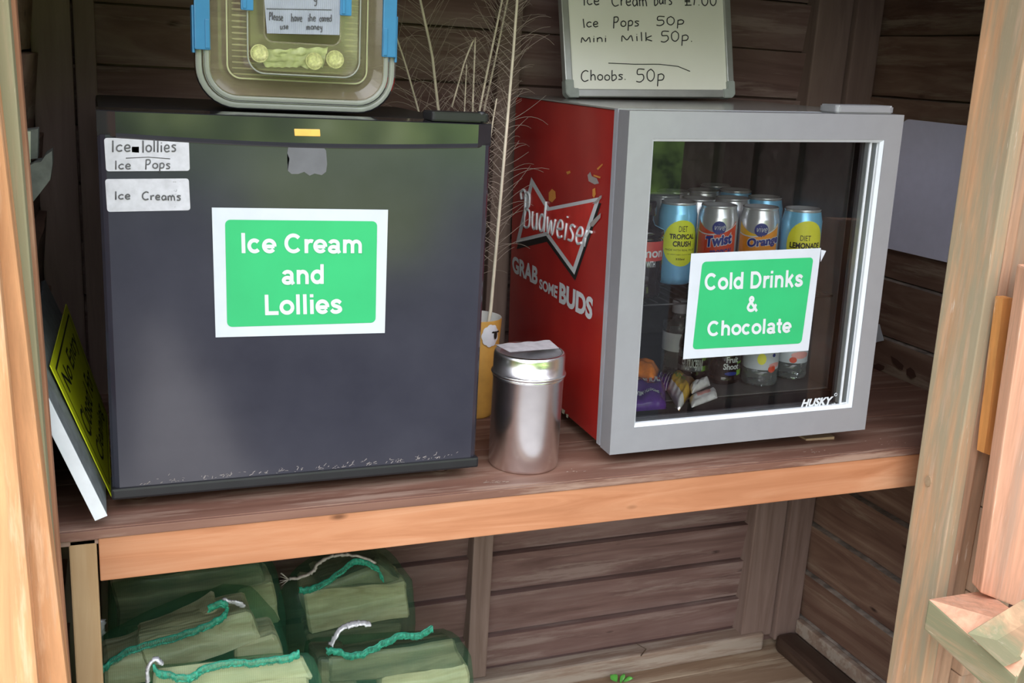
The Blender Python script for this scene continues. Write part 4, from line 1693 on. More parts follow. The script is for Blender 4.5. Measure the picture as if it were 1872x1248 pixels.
def lime_print(mb, r):
    w = wrap(r)
    mb.grid(lambda s, tt: w(.004 + .018 * s, .016 + .026 * tt), 8, 2, 'leafgreen')
    for k in range(3):
        text(mb, ('FRUIT', 'JUICE', 'DRINK')[k], lambda a, b, k=k: wrap(r + .0003)(-.018 + .014 * a + .011 * (k - 1), .018 + .018 * b), 'white_print', bold=.02)


bottle('juice_bottle', 'small dark juice bottle with green label, behind the lower left corner of the fridge sign', at_h(b2.x, .155, FZ + .0003), .125, .0235, 'bottle_dark', 'black_matt', 'gasket', (.016, .046), lime_print)
b3 = hl(1321, 690, .125)


def fs_print(mb, r):
    w = wrap(r)
    mb.grid(lambda s, tt: w(.010 + .014 * s, .016 + .022 * tt), 8, 2, 'leafgreen')
    w2 = wrap(r + .0004)
    text(mb, 'Fruit', lambda a, b: w2(-.010 + .021 * a, .037 + .010 * b), 'white_print', bold=.03)
    text(mb, 'Shoot', lambda a, b: w2(-.014 + .027 * a, .026 + .010 * b), 'white_print', bold=.03)
    mb.grid(lambda s, tt: w2(-.0005 + .011 * tt * cos(s * 2 * pi), .0195 + .003 * tt * sin(s * 2 * pi)), 16, 3, 'navy')


bottle('juice_bottle', 'dark brown juice bottle with green and white lettering, between the wrappers and the clear bottles', at_h(b3.x, .128, FZ + .0003), .128, .028, 'bottle_dark', 'black_matt', 'bottle_dark', (.014, .052), fs_print)
pk = [(.010, .036, .012, .004, 'pink_label'), (.004, .030, .007, .006, 'can_red'), (-.014, .046, .007, .009, 'lemon'), (.006, .052, .003, .003, 'navy')]
for u, yy, lab, pk in ((1386, .105, 'clear flavoured-water bottle with pink fruit label, left one of the pair under the sign', pk),
                       (1441, .125, 'clear flavoured-water bottle with pink fruit label, right one of the pair under the sign', [(.0, .042, .016, .006, 'pink_label'), (.014, .056, .005, .006, 'can_red'), (-.012, .034, .006, .005, 'can_red')])):
    b4 = hl(u, 700, yy)
    bottle('water_bottle', lab, at_h(b4.x, yy, FZ + .0003), min(.16, SZ - FZ - .012), .0285 if u < 1400 else .0265, 'water', 'white_cap', 'paper', (.0285, .068), dots(pk, 2), False)
b5 = hl(1190, 480, .25)


def mor(mb, r):
    w2 = wrap(r + .0003)
    a0 = -.008
    text(mb, 'lemon', lambda a, b: w2(a0 - .022 + .050 * a, .062 + .014 * b), 'white_print', bold=.02)
    text(mb, 'WITH', lambda a, b: w2(a0 + .000 + .014 * a, .048 + .009 * b), 'white_print', bold=.02)


bottle('cola_bottle', 'dark bottle with red label at the far left behind the door frame', at_h(.089, .113, SZ + .0003), CH + .012, .0285, 'bottle_dark', 'bottle_dark', 'red_label', (.026, .085), mor)


# ================================================================== WRAPPED BARS
def wrapper(name, label, quad, thick, mats, prints=None, zig=True, seed=0, lift=0.0):
    """quad: four fridge-local corners of the bar lying on the fridge floor (A,B along length; B,C across)"""
    f = quadmap(quad)
    A, B, C_, D_ = [V(p) for p in quad]
    base = HM @ ((A + B + C_ + D_) / 4)
    t = thing(name, label, 'chocolate bar', base)
    n = (B - A).cross(D_ - A).normalized()
    if n.z < 0:
        n = -n

    def hgt(s, tt):
        e = min(1, min(s, 1 - s) / .13)
        w = max(0, sin(pi * tt)) ** .45
        return thick * (e ** .6) * w

    def P(s, tt, up):
        q = f(s, tt)
        w = noise.noise(V((s * 5 + seed, tt * 5, seed * 2.0))) * thick * .22
        zz = (hgt(s, tt) * (.92 if up else .08)) + (w if up and 0.02 < s < .98 and .05 < tt < .95 else 0) + .0006
        if zig and (s < .001 or s > .999):
            pass
        return HM @ (q + n * (zz + lift))
    mb = MB()
    nu, nv = 40, 16
    for i in range(nu):
        for j in range(nv):
            s0, s1, t0, t1 = i / nu, (i + 1) / nu, j / nv, (j + 1) / nv
            m = mats((s0 + s1) / 2, (t0 + t1) / 2)
            mb.add([P(s0, t0, 1), P(s1, t0, 1), P(s1, t1, 1), P(s0, t1, 1)], [(0, 1, 2, 3)], m, smooth=True)
    mb.grid(lambda s, tt: P(1 - s, tt, 0), nu, nv, mats(.5, .5))
    bmesh.ops.remove_doubles(mb.bm, verts=list(mb.bm.verts), dist=.00001)
    mb.build('wrapper', None, t)
    if prints:
        for txt, s0, s1, t0, t1, m, flip in prints:
            mb = MB()

            def g(a, b):
                ss, tt = (s0 + a * (s1 - s0), t0 + b * (t1 - t0))
                if flip:
                    ss, tt = s1 - a * (s1 - s0), t1 - b * (t1 - t0)
                return P(ss, tt, 1) + (HM.to_3x3() @ n) * .0014
            text(mb, txt, g, bold=.03)
            mb.build('printed_name', m, t)
    return t


def q4(pts, z):
    return [hz(u, v, z) for u, v in pts]


wrapper('chocolate_bar', 'purple and red wrapped bar with white upside-down lettering, nearest the glass',
        q4([(1120, 704), (1216, 706), (1219, 748), (1118, 756)], FZ + .002), .026,
        lambda s, t: 'foil_purple' if t < .62 else ('foil_red' if s > .45 or t > .8 else 'foil_white'),
        [('DOUBLE', .42, .88, .52, .80, 'white_print', True), ('SMOOTH MILK', .42, .85, .18, .28, 'white_print', True)], seed=1)
wrapper('chocolate_bar', 'crinkled orange wrapped bar lying at the back left of the wrapper heap',
        q4([(1130, 668), (1205, 690), (1196, 712), (1118, 690)], FZ + .01), .020,
        lambda s, t: 'foil_orange' if s > .12 else 'foil_white', None, seed=2, lift=.012)
wrapper('chocolate_bar', 'dark purple wrapped bar between the orange and the yellow wrappers',
        q4([(1190, 686), (1236, 690), (1222, 716), (1186, 706)], FZ + .002), .014,
        lambda s, t: 'foil_purple' if (s * 7) % 1 > .2 else 'foil_white', None, seed=3)
wrapper('chocolate_bar', 'yellow and white wrapped bar with green lettering, pointing at the glass',
        q4([(1236, 682), (1276, 702), (1241, 752), (1218, 714)], FZ + .003), .018,
        lambda s, t: 'foil_white' if t < .22 else ('brownfilm' if s > .45 and t > .55 else ('foil_yellow' if s > .1 else 'leafgreen')),
        [('NUTTY', .1, .7, .45, .62, 'leafgreen', False)], seed=4)
wrapper('chocolate_bar', 'white and red wrapped bar lying flat, rightmost of the wrappers',
        q4([(1258, 728), (1308, 712), (1312, 728), (1264, 746)], FZ + .002), .010,
        lambda s, t: 'foil_white' if s < .25 or s > .75 or t < .35 else 'pink_label', None, seed=5)
wrapper('chocolate_bar', 'small white wrapped bar on top between the yellow and the white and red wrappers',
        q4([(1258, 716), (1294, 700), (1298, 712), (1264, 728)], FZ + .004), .012,
        lambda s, t: 'foil_white', None, seed=6, lift=.006)

# ================================================================== STEEL CANISTER
cc = un(957, 818, z=0)
def canr():
    a, b = ray(896, 780), ray(1024, 780)
    a2, b2 = V((a.x, a.y)).normalized(), V((b.x, b.y)).normalized()
    return a2.angle(b2) / 2, (a2 + b2).normalized()


ha, bis = canr()
dist = 1.395
cr = dist * sin(ha)
cx, cy = CAM.x + bis.x * dist, CAM.y + bis.y * dist
ch = un(962, 632, x=None, y=cy).z
cn = thing('steel_canister', 'round brushed steel canister with lid standing between the two fridges', 'canister', (cx, cy, 0))
r = cr
zl = un(957, 690, y=cy).z
mb = MB()
mb.lathe([(r * .95, .0), (r * .985, .002), (r, .005), (r, zl + .002), (r * 1.02, zl + .003), (r * 1.02, zl + .006), (r, zl + .007), (r * .985, zl + .010)], n=72)
mb.build('body', 'steel', cn, W=False)
zt = un(957, 640, y=cy).z
mb = MB()
mb.lathe([(r * 1.0, zl + .0075), (r * 1.045, zl + .0070), (r * 1.065, zl + .009), (r * 1.045, zl + .0110), (r * 1.01, zl + .0115), (r * 1.01, zt - .006), (r * .99, zt - .002), (r * .95, zt), (r * .91, zt - .0005), (r * .88, zt - .004), (r * .83, zt - .006), (r * .5, zt - .0065), (.0005, zt - .0065)], n=72, cap0=False, cap1=False)
lid = mb.build('lid', 'steel', cn, W=False)
mb = MB()


def tp(u, v, z=zt + .0005):
    p = un(u, v, z=z)
    return p - V((cx, cy, 0))


tq = quadmap([tp(905, 630), tp(1005, 622), tp(1022, 637), tp(932, 644)])
mb.grid(lambda s, t: tq(s, t) + V((0, 0, .0006 + .0006 * sin(s * 19) * sin(t * 5))), 24, 8)
mb.grid(lambda s, t: tq(1 - s, t) + V((0, 0, .0002)), 24, 8)
tpobj = tag(mb.build('tape_label', 'tape', lid, W=False), 'crinkled grey tape strip')
mb = MB()
for k in range(3):
    handwrite(mb, ('Pay Here' if False else 'coins'), lambda a, b, k=k: tq(.12 + .25 * k + .2 * a, .3 + .35 * b) + V((0, 0, .0016)), .0003)
    break
mb.bm.free()

# ================================================================== POT AND FEATHERS
PX, PY = .598, .30
pot = thing('mustard_pot', 'tall mustard-yellow pot with a white sheep motif, between freezer and canister', 'pot', (PX, PY, 0))
pr_t = (un(915, 570, y=PY).x - PX) * 1.0
pz = un(895, 578, y=PY).z
mb = MB()
rt = max(.03, pr_t)
rb_ = rt * .80
mb.lathe([(rb_ * .94, 0), (rb_, .003), (rb_ * 1.01, .012), (rt * .9, pz * .5), (rt, pz), (rt * .985, pz + .0015)], n=48, cap1=False)
mb.build('body', 'pot', pot, W=False)
mb = MB()
mb.lathe([(rt * .985, pz + .0015), (rt * .93, pz), (rt * .86, pz - .06), (rt * .7, .02), (.001, .02)], n=48, cap0=False, cap1=False)
mb.build('inside', 'pot_in', pot, W=False)
mb = MB()
sz = un(900, 614, y=PY - rt).z
ang = atan2(un(900, 614, y=PY - rt * .9).x - PX, rt * .9)
w = wrap(rt * .985 + .001)
s0 = ang * rt


def fluff(s, t):
    a = s * 2 * pi
    rr = (.0150 + .0016 * abs(sin(a * 4.5))) * t
    return w(s0 - .004 + rr * cos(a), sz + rr * 1.1 * sin(a)) + V((0, -.0022 * (1 - t * t), 0))


mb.grid(fluff, 48, 6, 'sheep')
w3 = wrap(rt * .985 + .0042)
mb.grid(lambda s, t: w3(s0 + .004 + .0035 * t * cos(s * 2 * pi), sz + .001 + .0065 * t * sin(s * 2 * pi)), 16, 4, 'black_print')
for dx in (-.006, .006):
    mb.grid(lambda s, t: w3(s0 + .004 + dx * .8 + .0032 * t * cos(s * 2 * pi), sz + .006 + .0015 * t * sin(s * 2 * pi)), 12, 3, 'black_print')
tag(mb.build('sheep_motif', None, pot, W=False), 'woolly white sheep with a black face')


def feather(label, pts, barb_from, r0, r1, blen, dens, seed, sides=(1, -1)):
    """pts: world polyline root -> tip"""
    rn = random.Random(seed)
    P = [V(p) for p in pts]
    # resample
    segs = []
    tot = sum((b - a).length for a, b in zip(P[:-1], P[1:]))
    n = 40
    acc = 0
    out = []
    for i in range(n + 1):
        d = tot * i / n
        for a, b in zip(P[:-1], P[1:]):
            L = (b - a).length
            if d <= L + 1e-9:
                out.append(a + (b - a) * (d / L))
                break
            d -= L
        else:
            out.append(P[-1])
    t = thing('feather', label, 'feather', out[0], 'dry feathers standing behind the freezer')
    mb = MB()
    mb.tube(out, [1.25 * r0 + 1.25 * (r1 - r0) * i / n for i in range(n + 1)], n=8)
    mb.build('shaft', 'shaft', t)
    mb = MB()
    cnt = int(tot * (1 - barb_from) * dens)
    for k in range(cnt):
        f = barb_from + (1 - barb_from) * (k + rn.random()) / cnt
        i = min(n - 1, int(f * n))
        p = out[i] + (out[i + 1] - out[i]) * (f * n - i)
        d = (out[i + 1] - out[i]).normalized()
        for sd in sides:
            if rn.random() < .12:
                continue
            lat = V((sd, rn.uniform(-.7, .7), 0))
            lat = (lat - d * lat.dot(d)).normalized()
            L = blen * rn.uniform(.45, 1.15)
            up = rn.uniform(.5, 1.3)
            curl = rn.uniform(-.9, .55)
            q = []
            pos = p.copy()
            for m in range(8):
                q.append(pos.copy())
                s = m / 7
                v = (d * (up + curl * s * 1.4) + lat * (1 - .2 * s) + V((0, 0, -.35 * s * s))).normalized()
                pos = pos + v * (L / 7)
            mb.tube(q, [.0005 - .00004 * m for m in range(8)], n=3, cap=False)
    mb.build('barbs', 'barb', t)
    return t


YF = .44
root = V((PX, PY, .05))


def fp(*px, y=YF, foot=True):
    pts = [un(u, v, y=y) for u, v in px]
    if foot:
        return [V((PX + (pts[0].x - PX) * .2, PY + .008, .03))] + pts
    return pts


feather('longest cream feather standing in the mustard pot beside the red fridge side', [V((PX - .01, PY, .03)), un(896, 578, y=PY), un(918, 330, y=.32), un(938, 100, y=.35), un(947, -20, y=.36), un(955, -130, y=.36)], .30, .0024, .0016, .075, 120, 1)
feather('tall straight feather rising behind the freezer just right of the blue clips', fp((822, 330), (800, 190), (790, 100), (766, -10), (752, -120), y=.47), .40, .0026, .0016, .085, 120, 2)
feather('leftmost feather, leaning against the clear storage box', fp((800, 330), (763, 195), (742, 120), (722, 60), y=.47), .45, .0020, .0012, .06, 100, 3)
feather('bent-over feather with its kink at the height of the box clips', fp((868, 330), (864, 200), (869, 64), (850, 110), (826, 196), y=.43), .42, .0019, .0010, .05, 90, 4)
feather('left of two parallel feathers leaning right behind the freezer hinge', fp((858, 330), (876, 205), (895, 110), (920, -10), (938, -100), y=.44), .38, .0020, .0013, .08, 130, 5)
feather('right of two parallel feathers leaning right behind the freezer hinge', fp((868, 330), (884, 205), (903, 120), (930, -10), (950, -100), y=.46), .38, .0018, .0012, .07, 110, 6)
feather('short upright feather stub behind the middle of the freezer hinge cover', fp((850, 330), (849, 205), (853, 118), y=.43), .45, .0016, .0008, .045, 100, 7)
feather('short broken feather stub at the freezer corner beside the tall pot feather', fp((884, 330), (901, 222), (908, 180), y=.37), .40, .0016, .0010, .05, 110, 8)

# ================================================================== CLEAR BOXES ON THE FREEZER
YBX = .135
TOPZ = FZ1 + .0012
bx0, bx1 = un(356, 150, y=YBX).x, un(723, 150, y=YBX).x
BW, BHt = bx1 - bx0, .205
big = thing('storage_box', 'large clear plastic storage box with blue clips standing on its side on the freezer', 'storage box', (bx0, YBX, TOPZ))


def rim_tube(mb, w, h, r, rad, y, x0=0, z0=0, mat=None, flat=1.0):
    pts = rrect(w, h, r, 8, x0, z0)
    pts = pts + [pts[0], pts[1]]
    mb.tube([(a, y, b) for a, b in pts], rad, mat, 10, cap=False)


def shell(mb, w0, h0, r0, y0, w1, h1, r1, y1, x0, z0, x1, z1, close=True, mat=None):
    a = rrect(w0, h0, r0, 8, x0, z0)
    b = rrect(w1, h1, r1, 8, x1, z1)
    n = len(a)
    vs = [(p[0], y0, p[1]) for p in a] + [(p[0], y1, p[1]) for p in b]
    fs = [(k, (k + 1) % n, n + (k + 1) % n, n + k) for k in range(n)]
    if close:
        fs.append(tuple(n + k for k in range(n)))
    mb.add(vs, fs, mat, smooth=False)


mb = MB()
shell(mb, BW - .012, BHt - .012, .042, .006, BW - .04, BHt - .024, .034, .135, .006, .006, .02, .0012)
mb.build('tub', 'clear', big, W=False)
mb = MB()
rim_tube(mb, BW - .010, BHt - .010, .044, .0052, .002, .005, .0054)
rim_tube(mb, BW - .028, BHt - .027, .036, .0042, -.003, .014, .0135)
lidr = mb.build('rim', 'clear_rim', big, W=False)
mb = MB()
ins = [(.016, .014, -.002, .036), (.028, .026, .004, .030), (.032, .030, .0045, .028)]
for (d, dz, y, r), (d2, dz2, y2, r2) in zip(ins[:-1], ins[1:]):
    shell(mb, BW - 2 * d, BHt - 2 * dz, r, y, BW - 2 * d2, BHt - 2 * dz2, r2, y2, d, dz, d2, dz2, close=False)
shell(mb, BW - .064, BHt - .06, .028, .0045, BW - .08, BHt - .078, .018, .0005, .032, .030, .040, .039, close=True)
mb.build('lid_panel', 'clear_lid', big, W=False)
mb = MB()
for k in range(18):
    z = .042 + k * .0068
    if k < 5:
        mb.tube([(.044, .004, z), (BW - .044, .004, z)], .0018, n=6)
    else:
        mb.tube([(.044, .004, z), (.064, .004, z)], .0018, n=6)
        mb.tube([(BW - .066, .004, z), (BW - .046, .004, z)], .0018, n=6)
rim_tube(mb, BW - .076, BHt - .074, .016, .0014, .0, .038, .037)
mb.build('rib_lines', 'clear_rib', big, W=False)


def lz(u, v, yy=-.01):
    p = un(u, v, y=YBX + yy)
    return p.x - bx0, p.z - TOPZ


for (ua, ub, vb) in ((356, 385, 90), (699, 724, 104)):
    xa, zb = lz(ua, vb)
    xb, _ = lz(ub, vb)
    mb = MB()
    mb.box((xa, -.010, zb), (xb, -.004, zb + .095), bev=.0015)
    if ua < 500:
        mb.box((xa - .0025, -.006, zb - .004), (xa + .0005, .012, zb + .05), bev=.001)
        mb.box((xb - .006, -.0115, zb + .002), (xb - .001, -.0095, zb + .035), bev=.0008)
    else:
        mb.box((xb - .0005, -.006, zb - .006), (xb + .0025, .012, zb + .05), bev=.001)
        mb.box((xa + .001, -.0115, zb + .002), (xa + .006, -.0095, zb + .035), bev=.0008)
    mb.build('clip', 'blue_clip', big, W=False)

# smaller box taped on the lid
sx0, sz0 = lz(449, 132)
sx1, _ = lz(650, 132)
SW = sx1 - sx0
small = thing('cash_box', 'small clear box with blue clips and a paper note fixed on the large box', 'box', (bx0 + sx0, YBX - .004, TOPZ + sz0))
SH = .135
mb = MB()
shell(mb, SW, SH, .020, -.026, SW - .006, SH - .006, .018, -.0005, 0, 0, .003, .003)
mb.build('tub', 'clear', small, W=False)
mb = MB()
rim_tube(mb, SW, SH, .020, .0012, -.026)
mb.build('rim', 'clear_rim', small, W=False)
nb0, nb1 = lz(488, 72, -.03), lz(622, 66, -.03)
mb = MB()
shell(mb, SW - .006, SH - .006, .018, -.0265, SW - .046, SH - .050, .010, -.029, .003, .003, .020, .038, close=False)
rim_tube(mb, SW - .044, SH - .048, .010, .0011, -.029, .019, .037)
mb.build('lid_panel', 'clear', small, W=False)


def sl(u, v, off=-.031):
    p = un(u, v, y=YBX - .004 + off)
    return V((p.x - bx0 - sx0, off, p.z - TOPZ - sz0))


nq = [sl(480, -40), sl(624, -40), sl(621, 64), sl(488, 61)]
nf = quadmap(nq)
mb = MB()
mb.grid(lambda s, t: nf(s, t) + V((0, .0004 * sin(s * 240), 0)), 120, 2)
note = tag(mb.build('paper_note', 'note', small, W=False), 'grey ribbed note with handwriting')
mb = MB()


def sq(*p):
    return quadmap([sl(u, v, -.0318) for u, v in p])


handwrite(mb, 'Please', sq((492, 22), (518, 24), (518, 38), (492, 36)), .0005)
handwrite(mb, 'Save', sq((532, 24), (553, 25), (553, 39), (532, 39)) , .0005) if False else handwrite(mb, 'have', sq((532, 24), (553, 25), (553, 39), (532, 39)), .0005)
handwrite(mb, 'ihe', sq((563, 25), (578, 25), (578, 39), (563, 39)), .0005)
handwrite(mb, 'correcl', sq((584, 26), (607, 27), (607, 39), (584, 39)), .0005)
handwrite(mb, 'use', sq((512, 42), (528, 43), (528, 53), (512, 53)), .0005)
handwrite(mb, 'money', sq((560, 42), (590, 43), (590, 54), (560, 54)), .0005)
mb.tube([sl(487, 16, -.0318), sl(606, 18, -.0318)], .0004, n=5)
handwrite(mb, 'y', sq((573, -10), (581, -10), (581, 4), (573, 4)), .0006)
mb.build('handwriting', 'ink_grey', note, W=False)
for (ua, ub, vb) in ((440, 463, 18), (621, 642, 28)):
    a, b = sl(ua, vb), sl(ub, vb)
    mb = MB()
    mb.box((a.x, -.034, a.z), (b.x, -.027, a.z + .05), bev=.0014)
    mb.box((a.x + .002, -.0355, a.z + .002), (a.x + .006, -.0335, a.z + .05), bev=.0006)
    mb.build('clip', 'blue_clip', small, W=False)


# coins and film at the bottom of the small box
def coin(label, u, v, rad, yy):
    c = sl(u, v, yy)
    X = Matrix.Translation((bx0 + sx0 + c.x, YBX - .004 + yy, TOPZ + sz0 + c.z)) @ Matrix.Rotation(radians(82), 4, 'X')
    mb = MB()
    mb.lathe([(rad * .97, 0), (rad, .0004), (rad, .0022), (rad * .96, .0026), (rad * .88, .0026), (rad * .86, .0020), (rad * .4, .0023), (.0002, .0023)], n=28, cap1=False, X=X)
    return tag(mb.build('coin', 'coin'), label, 'coin', 'coins in the small clear box')


coin('left pale gold coin in the small clear box', 474, 98, .0108, -.016)
coin('coin with milled pattern right of the middle in the small clear box', 574, 112, .0105, -.017)
coin('rightmost pale gold coin in the small clear box', 612, 109, .0110, -.018)
mb = MB()
ff = quadmap([sl(470, 92, -.012), sl(600, 86, -.012), sl(590, 124, -.012), sl(485, 122, -.012)])


def crump(s, t, d=0):
    p = ff(s, t)
    zz = noise.noise(V((s * 9, t * 6, 1.0)))
    return V((bx0 + sx0, YBX - .004, TOPZ + sz0)) + p + V((0, zz * .003 + d, zz * .003))


mb.grid(crump, 36, 12)
mb.grid(lambda s, t: crump(1 - s, t, .0006), 36, 12)
tag(mb.build('crumpled_film', 'film'), 'crumpled pale green film behind the coins in the small clear box', 'wrapping film')

# ================================================================== WHITEBOARD
ywb = .36
wb_b0, wb_b1 = un(1035, 177, y=ywb), un(1342, 178, y=ywb)
xd = (wb_b1 - wb_b0)
WBW = xd.length
up0 = un(1043, 0, y=ywb + .06) - wb_b0
WBM = frame(wb_b0, xd, V((.0, .22, 1)))
wb = thing('whiteboard', 'small whiteboard with a handwritten price list leaning at the back of the glass-door fridge', 'whiteboard', WBM)
WBI = WBM.inverted()
WBH = .40


def wl(u, v, off=0.0):
    c, d = WBI @ CAM, WBI.to_3x3() @ ray(u, v)
    p = c + d * ((.0 - c.z) / d.z)
    return V((p.x, p.y, off))


mb = MB()
FRW = .0125
mb.box((0.004, 0.004, -.010), (WBW - .004, WBH, -.002))
surf = mb.build('board', 'board', wb, W=False)
mb = MB()
mb.box((0, .012, -.012), (FRW, WBH, .002), bev=.0015)
mb.box((WBW - FRW, .012, -.012), (WBW, WBH, .002), bev=.0015)
mb.box((.012, 0, -.012), (WBW - .012, FRW, .002), bev=.0015)
mb.build('frame', 'alu', wb, W=False)
for a in (0, 1):
    mb = MB()
    X = Matrix.Translation((0, 0, 0)) if a == 0 else Matrix.Translation((WBW, 0, 0)) @ Matrix.Scale(-1, 4, (1, 0, 0))
    mb.prism([(-.001, .005), (.005, -.001), (.022, -.001), (.022, .0135), (.0135, .0135), (.0135, .027), (-.001, .027)], .016, X=X @ Matrix.Translation((0, 0, -.0125)), bev=.001)
    bmesh.ops.recalc_face_normals(mb.bm, faces=list(mb.bm.faces))
    mb.build('corner_cap', 'capgrey', wb, W=False)
mb = MB()


def wq(*p):
    return quadmap([wl(u, v, -.0012) for u, v in p])


hwr = .0009
price_lines = [
    [('Ice', ((1066, -14), (1098, -12), (1098, 9), (1066, 9))), ('Cream', ((1118, -12), (1184, -12), (1186, 11), (1118, 10))),
     ('bars', ((1196, -12), (1231, -12), (1231, 8), (1196, 8))), ('£1.00', ((1251, -10), (1313, -10), (1313, 10), (1252, 9)))],
    [('Ice', ((1064, 34), (1096, 32), (1096, 49), (1066, 50))), ('Pops', ((1121, 30), (1171, 30), (1171, 47), (1121, 50))), ('50p', ((1200, 29), (1254, 30), (1254, 45), (1200, 46)))],
    [('Mini', ((1062, 64), (1112, 62), (1112, 76), (1062, 78))), ('Milk', ((1134, 60), (1196, 58), (1196, 74), (1136, 76))), ('50p.', ((1208, 56), (1270, 56), (1270, 75), (1208, 76)))],
    [('Choobs.', ((1062, 128), (1147, 128), (1147, 145), (1062, 148))), ('50p', ((1163, 125), (1218, 126), (1218, 148), (1163, 149)))]]
for ln in price_lines:
    for w_, q_ in ln:
        mb = MB()
        handwrite(mb, w_, wq(*q_), hwr)
        mb.build('handwriting', 'ink', surf, W=False)
mb = MB()
mb.tube([wl(1113, 115, -.0012), wl(1160, 117, -.0012), wl(1205, 117, -.0012), wl(1240, 121, -.0012), wl(1262, 130, -.0012)], .0007)
mb.build('drawn_line', 'ink', surf, W=False)


# ================================================================== LEANING BOARDS, LEFT OF THE FREEZER
gb = thing('grey_board', 'thick slate-grey board with a white edge leaning against the left shed wall', 'board', (.044, .2, 0))
t_ = V((.373, 0, 1)).normalized()
lean = V((-.373, 0, 1)).normalized()
nrm = V((1, 0, .373)).normalized()
lo_ = V((.047, -.004, .0165))
Hb = .200
th = .0145
dy = V((0, .44, 0))
mb = MB()
A = [lo_, lo_ + lean * Hb, lo_ + lean * Hb - nrm * th, lo_ - nrm * th]
mb.hexa(A + [p + dy for p in A], bev=.002)
o = mb.build('panel', 'slate', gb)
mb = MB()
e = V((0, -.0018, 0))
mb.hexa([p + e for p in A] + [p + V((0, -.0002, 0)) for p in A], bev=.0006)
tag(mb.build('edge_strip', 'whiteedge', gb), 'white edge')

ys = thing('yellow_sign', 'yellow No Entry sign with black lettering squeezed between grey board and freezer', 'sign', (.045, .24, 0))
yq = [V((-.0085, .078, .175)), V((.004, .385, .178)), V((.0522, .385, .005)), V((.0522, .078, .004))]
yf = quadmap(yq)
yn = V((1, 0, .33)).normalized()
mb = MB()
mb.grid(lambda s, t: yf(s, t) + yn * .0012, 16, 12)
mb.grid(lambda s, t: yf(1 - s, t), 16, 12)
for (a, b) in (((0, 0), (1, 0)), ((1, 0), (1, 1)), ((1, 1), (0, 1)), ((0, 1), (0, 0))):
    mb.add([yf(*a), yf(*b), yf(*b) + yn * .0012, yf(*a) + yn * .0012], [(0, 1, 2, 3)], 'black_matt')
mb.mats = ['yellow', 'black_matt']
panel = mb.build('panel', None, ys)
mb = MB()


def yt(s, t):
    return yf(s, t) + yn * .0016


def bar(s0, s1, t0, t1):
    mb.grid(lambda a, b: yt(s0 + a * (s1 - s0), t0 + b * (t1 - t0)), 4, 4)


bar(.06, .94, .925, .945)
bar(.06, .068, .05, .93)
bar(.932, .94, .05, .93)
bar(.06, .94, .045, .055)
text(mb, 'No Entry', lambda a, b: yt(.13 + .72 * a, .67 + .20 * b), bold=.01)
text(mb, 'Closed For', lambda a, b: yt(.12 + .76 * a, .36 + .20 * b), bold=.01)
text(mb, 'Cleaning', lambda a, b: yt(.16 + .66 * a, .10 + .18 * b), bold=.01)
mb.build('lettering', 'black_print', panel)

# bits fixed to the left wall
sb = thing('wall_socket', 'small off-white switch box on the left shed wall above the grey bracket', 'switch', un(60, 290, y=.12))
a, b, c, d = un(44, 238, y=.12), un(70, 235, y=.12), un(69, 290, y=.12), un(48, 292, y=.12)
mb = MB()
mb.hexa([a, b, c, d] + [p + V((0, .03, 0)) for p in (a, b, c, d)], bev=.001)
mb.build('box', 'lichen', sb)
a, b, c, d = un(44, 241, y=.117), un(56, 240, y=.117), un(56, 298, y=.117), un(50, 300, y=.117)
mb = MB()
mb.hexa([a, b, c, d] + [p + V((0, .003, 0)) for p in (a, b, c, d)], bev=.0006)
mb.build('cover', 'offwhite', sb)
mb = MB()
pts = [(52, 304), (62, 298), (75, 296), (83, 284), (95, 276), (96, 300), (92, 328), (74, 352), (57, 373)]
w = [un(u, v, y=.10) for u, v in pts]
w2 = [p + V((0, .05, 0)) for p in w]
n = len(w)
mb.add(w + w2, [tuple(range(n)), tuple(range(2 * n - 1, n - 1, -1))] + [(k, (k + 1) % n, n + (k + 1) % n, n + k) for k in range(n)])
bmesh.ops.recalc_face_normals(mb.bm, faces=list(mb.bm.faces))
tag(mb.build('wall_bracket', 'lichen'), 'grey weathered bracket block fixed to the left shed wall', 'bracket')

# white sheets on the right wall
mb = MB()
XW = XR - .0165
a, b, c, d = un(1653, 217, x=XW), un(1790, 232, x=XW), un(1752, 484, x=XW), un(1590, 446, x=XW)
L = (b - a).length
H_ = (a - d).length
ff = quadmap([a, b, c, d])
pts = rrect(L, H_, .016, 6)
mb.prism(pts, .002)
for v in mb.bm.verts:
    p = ff(v.co.x / L, v.co.y / H_)
    v.co = p + V((-v.co.z, 0, 0))
bmesh.ops.recalc_face_normals(mb.bm, faces=list(mb.bm.faces))
tag(mb.build('blank_sheet', 'sheet'), 'blank lilac-white sheet with rounded corner fixed on the right shed wall', 'sheet')
mb = MB()
pts = [un(u, v, x=XW) for u, v in ((1592, 598), (1608, 592), (1616, 622), (1592, 628))]
mb.hexa(pts + [p + V((-.001, 0, 0)) for p in pts])
tag(mb.build('paper_slip', 'paper'), 'scrap of white paper on the right wall at the fridge edge', 'paper')


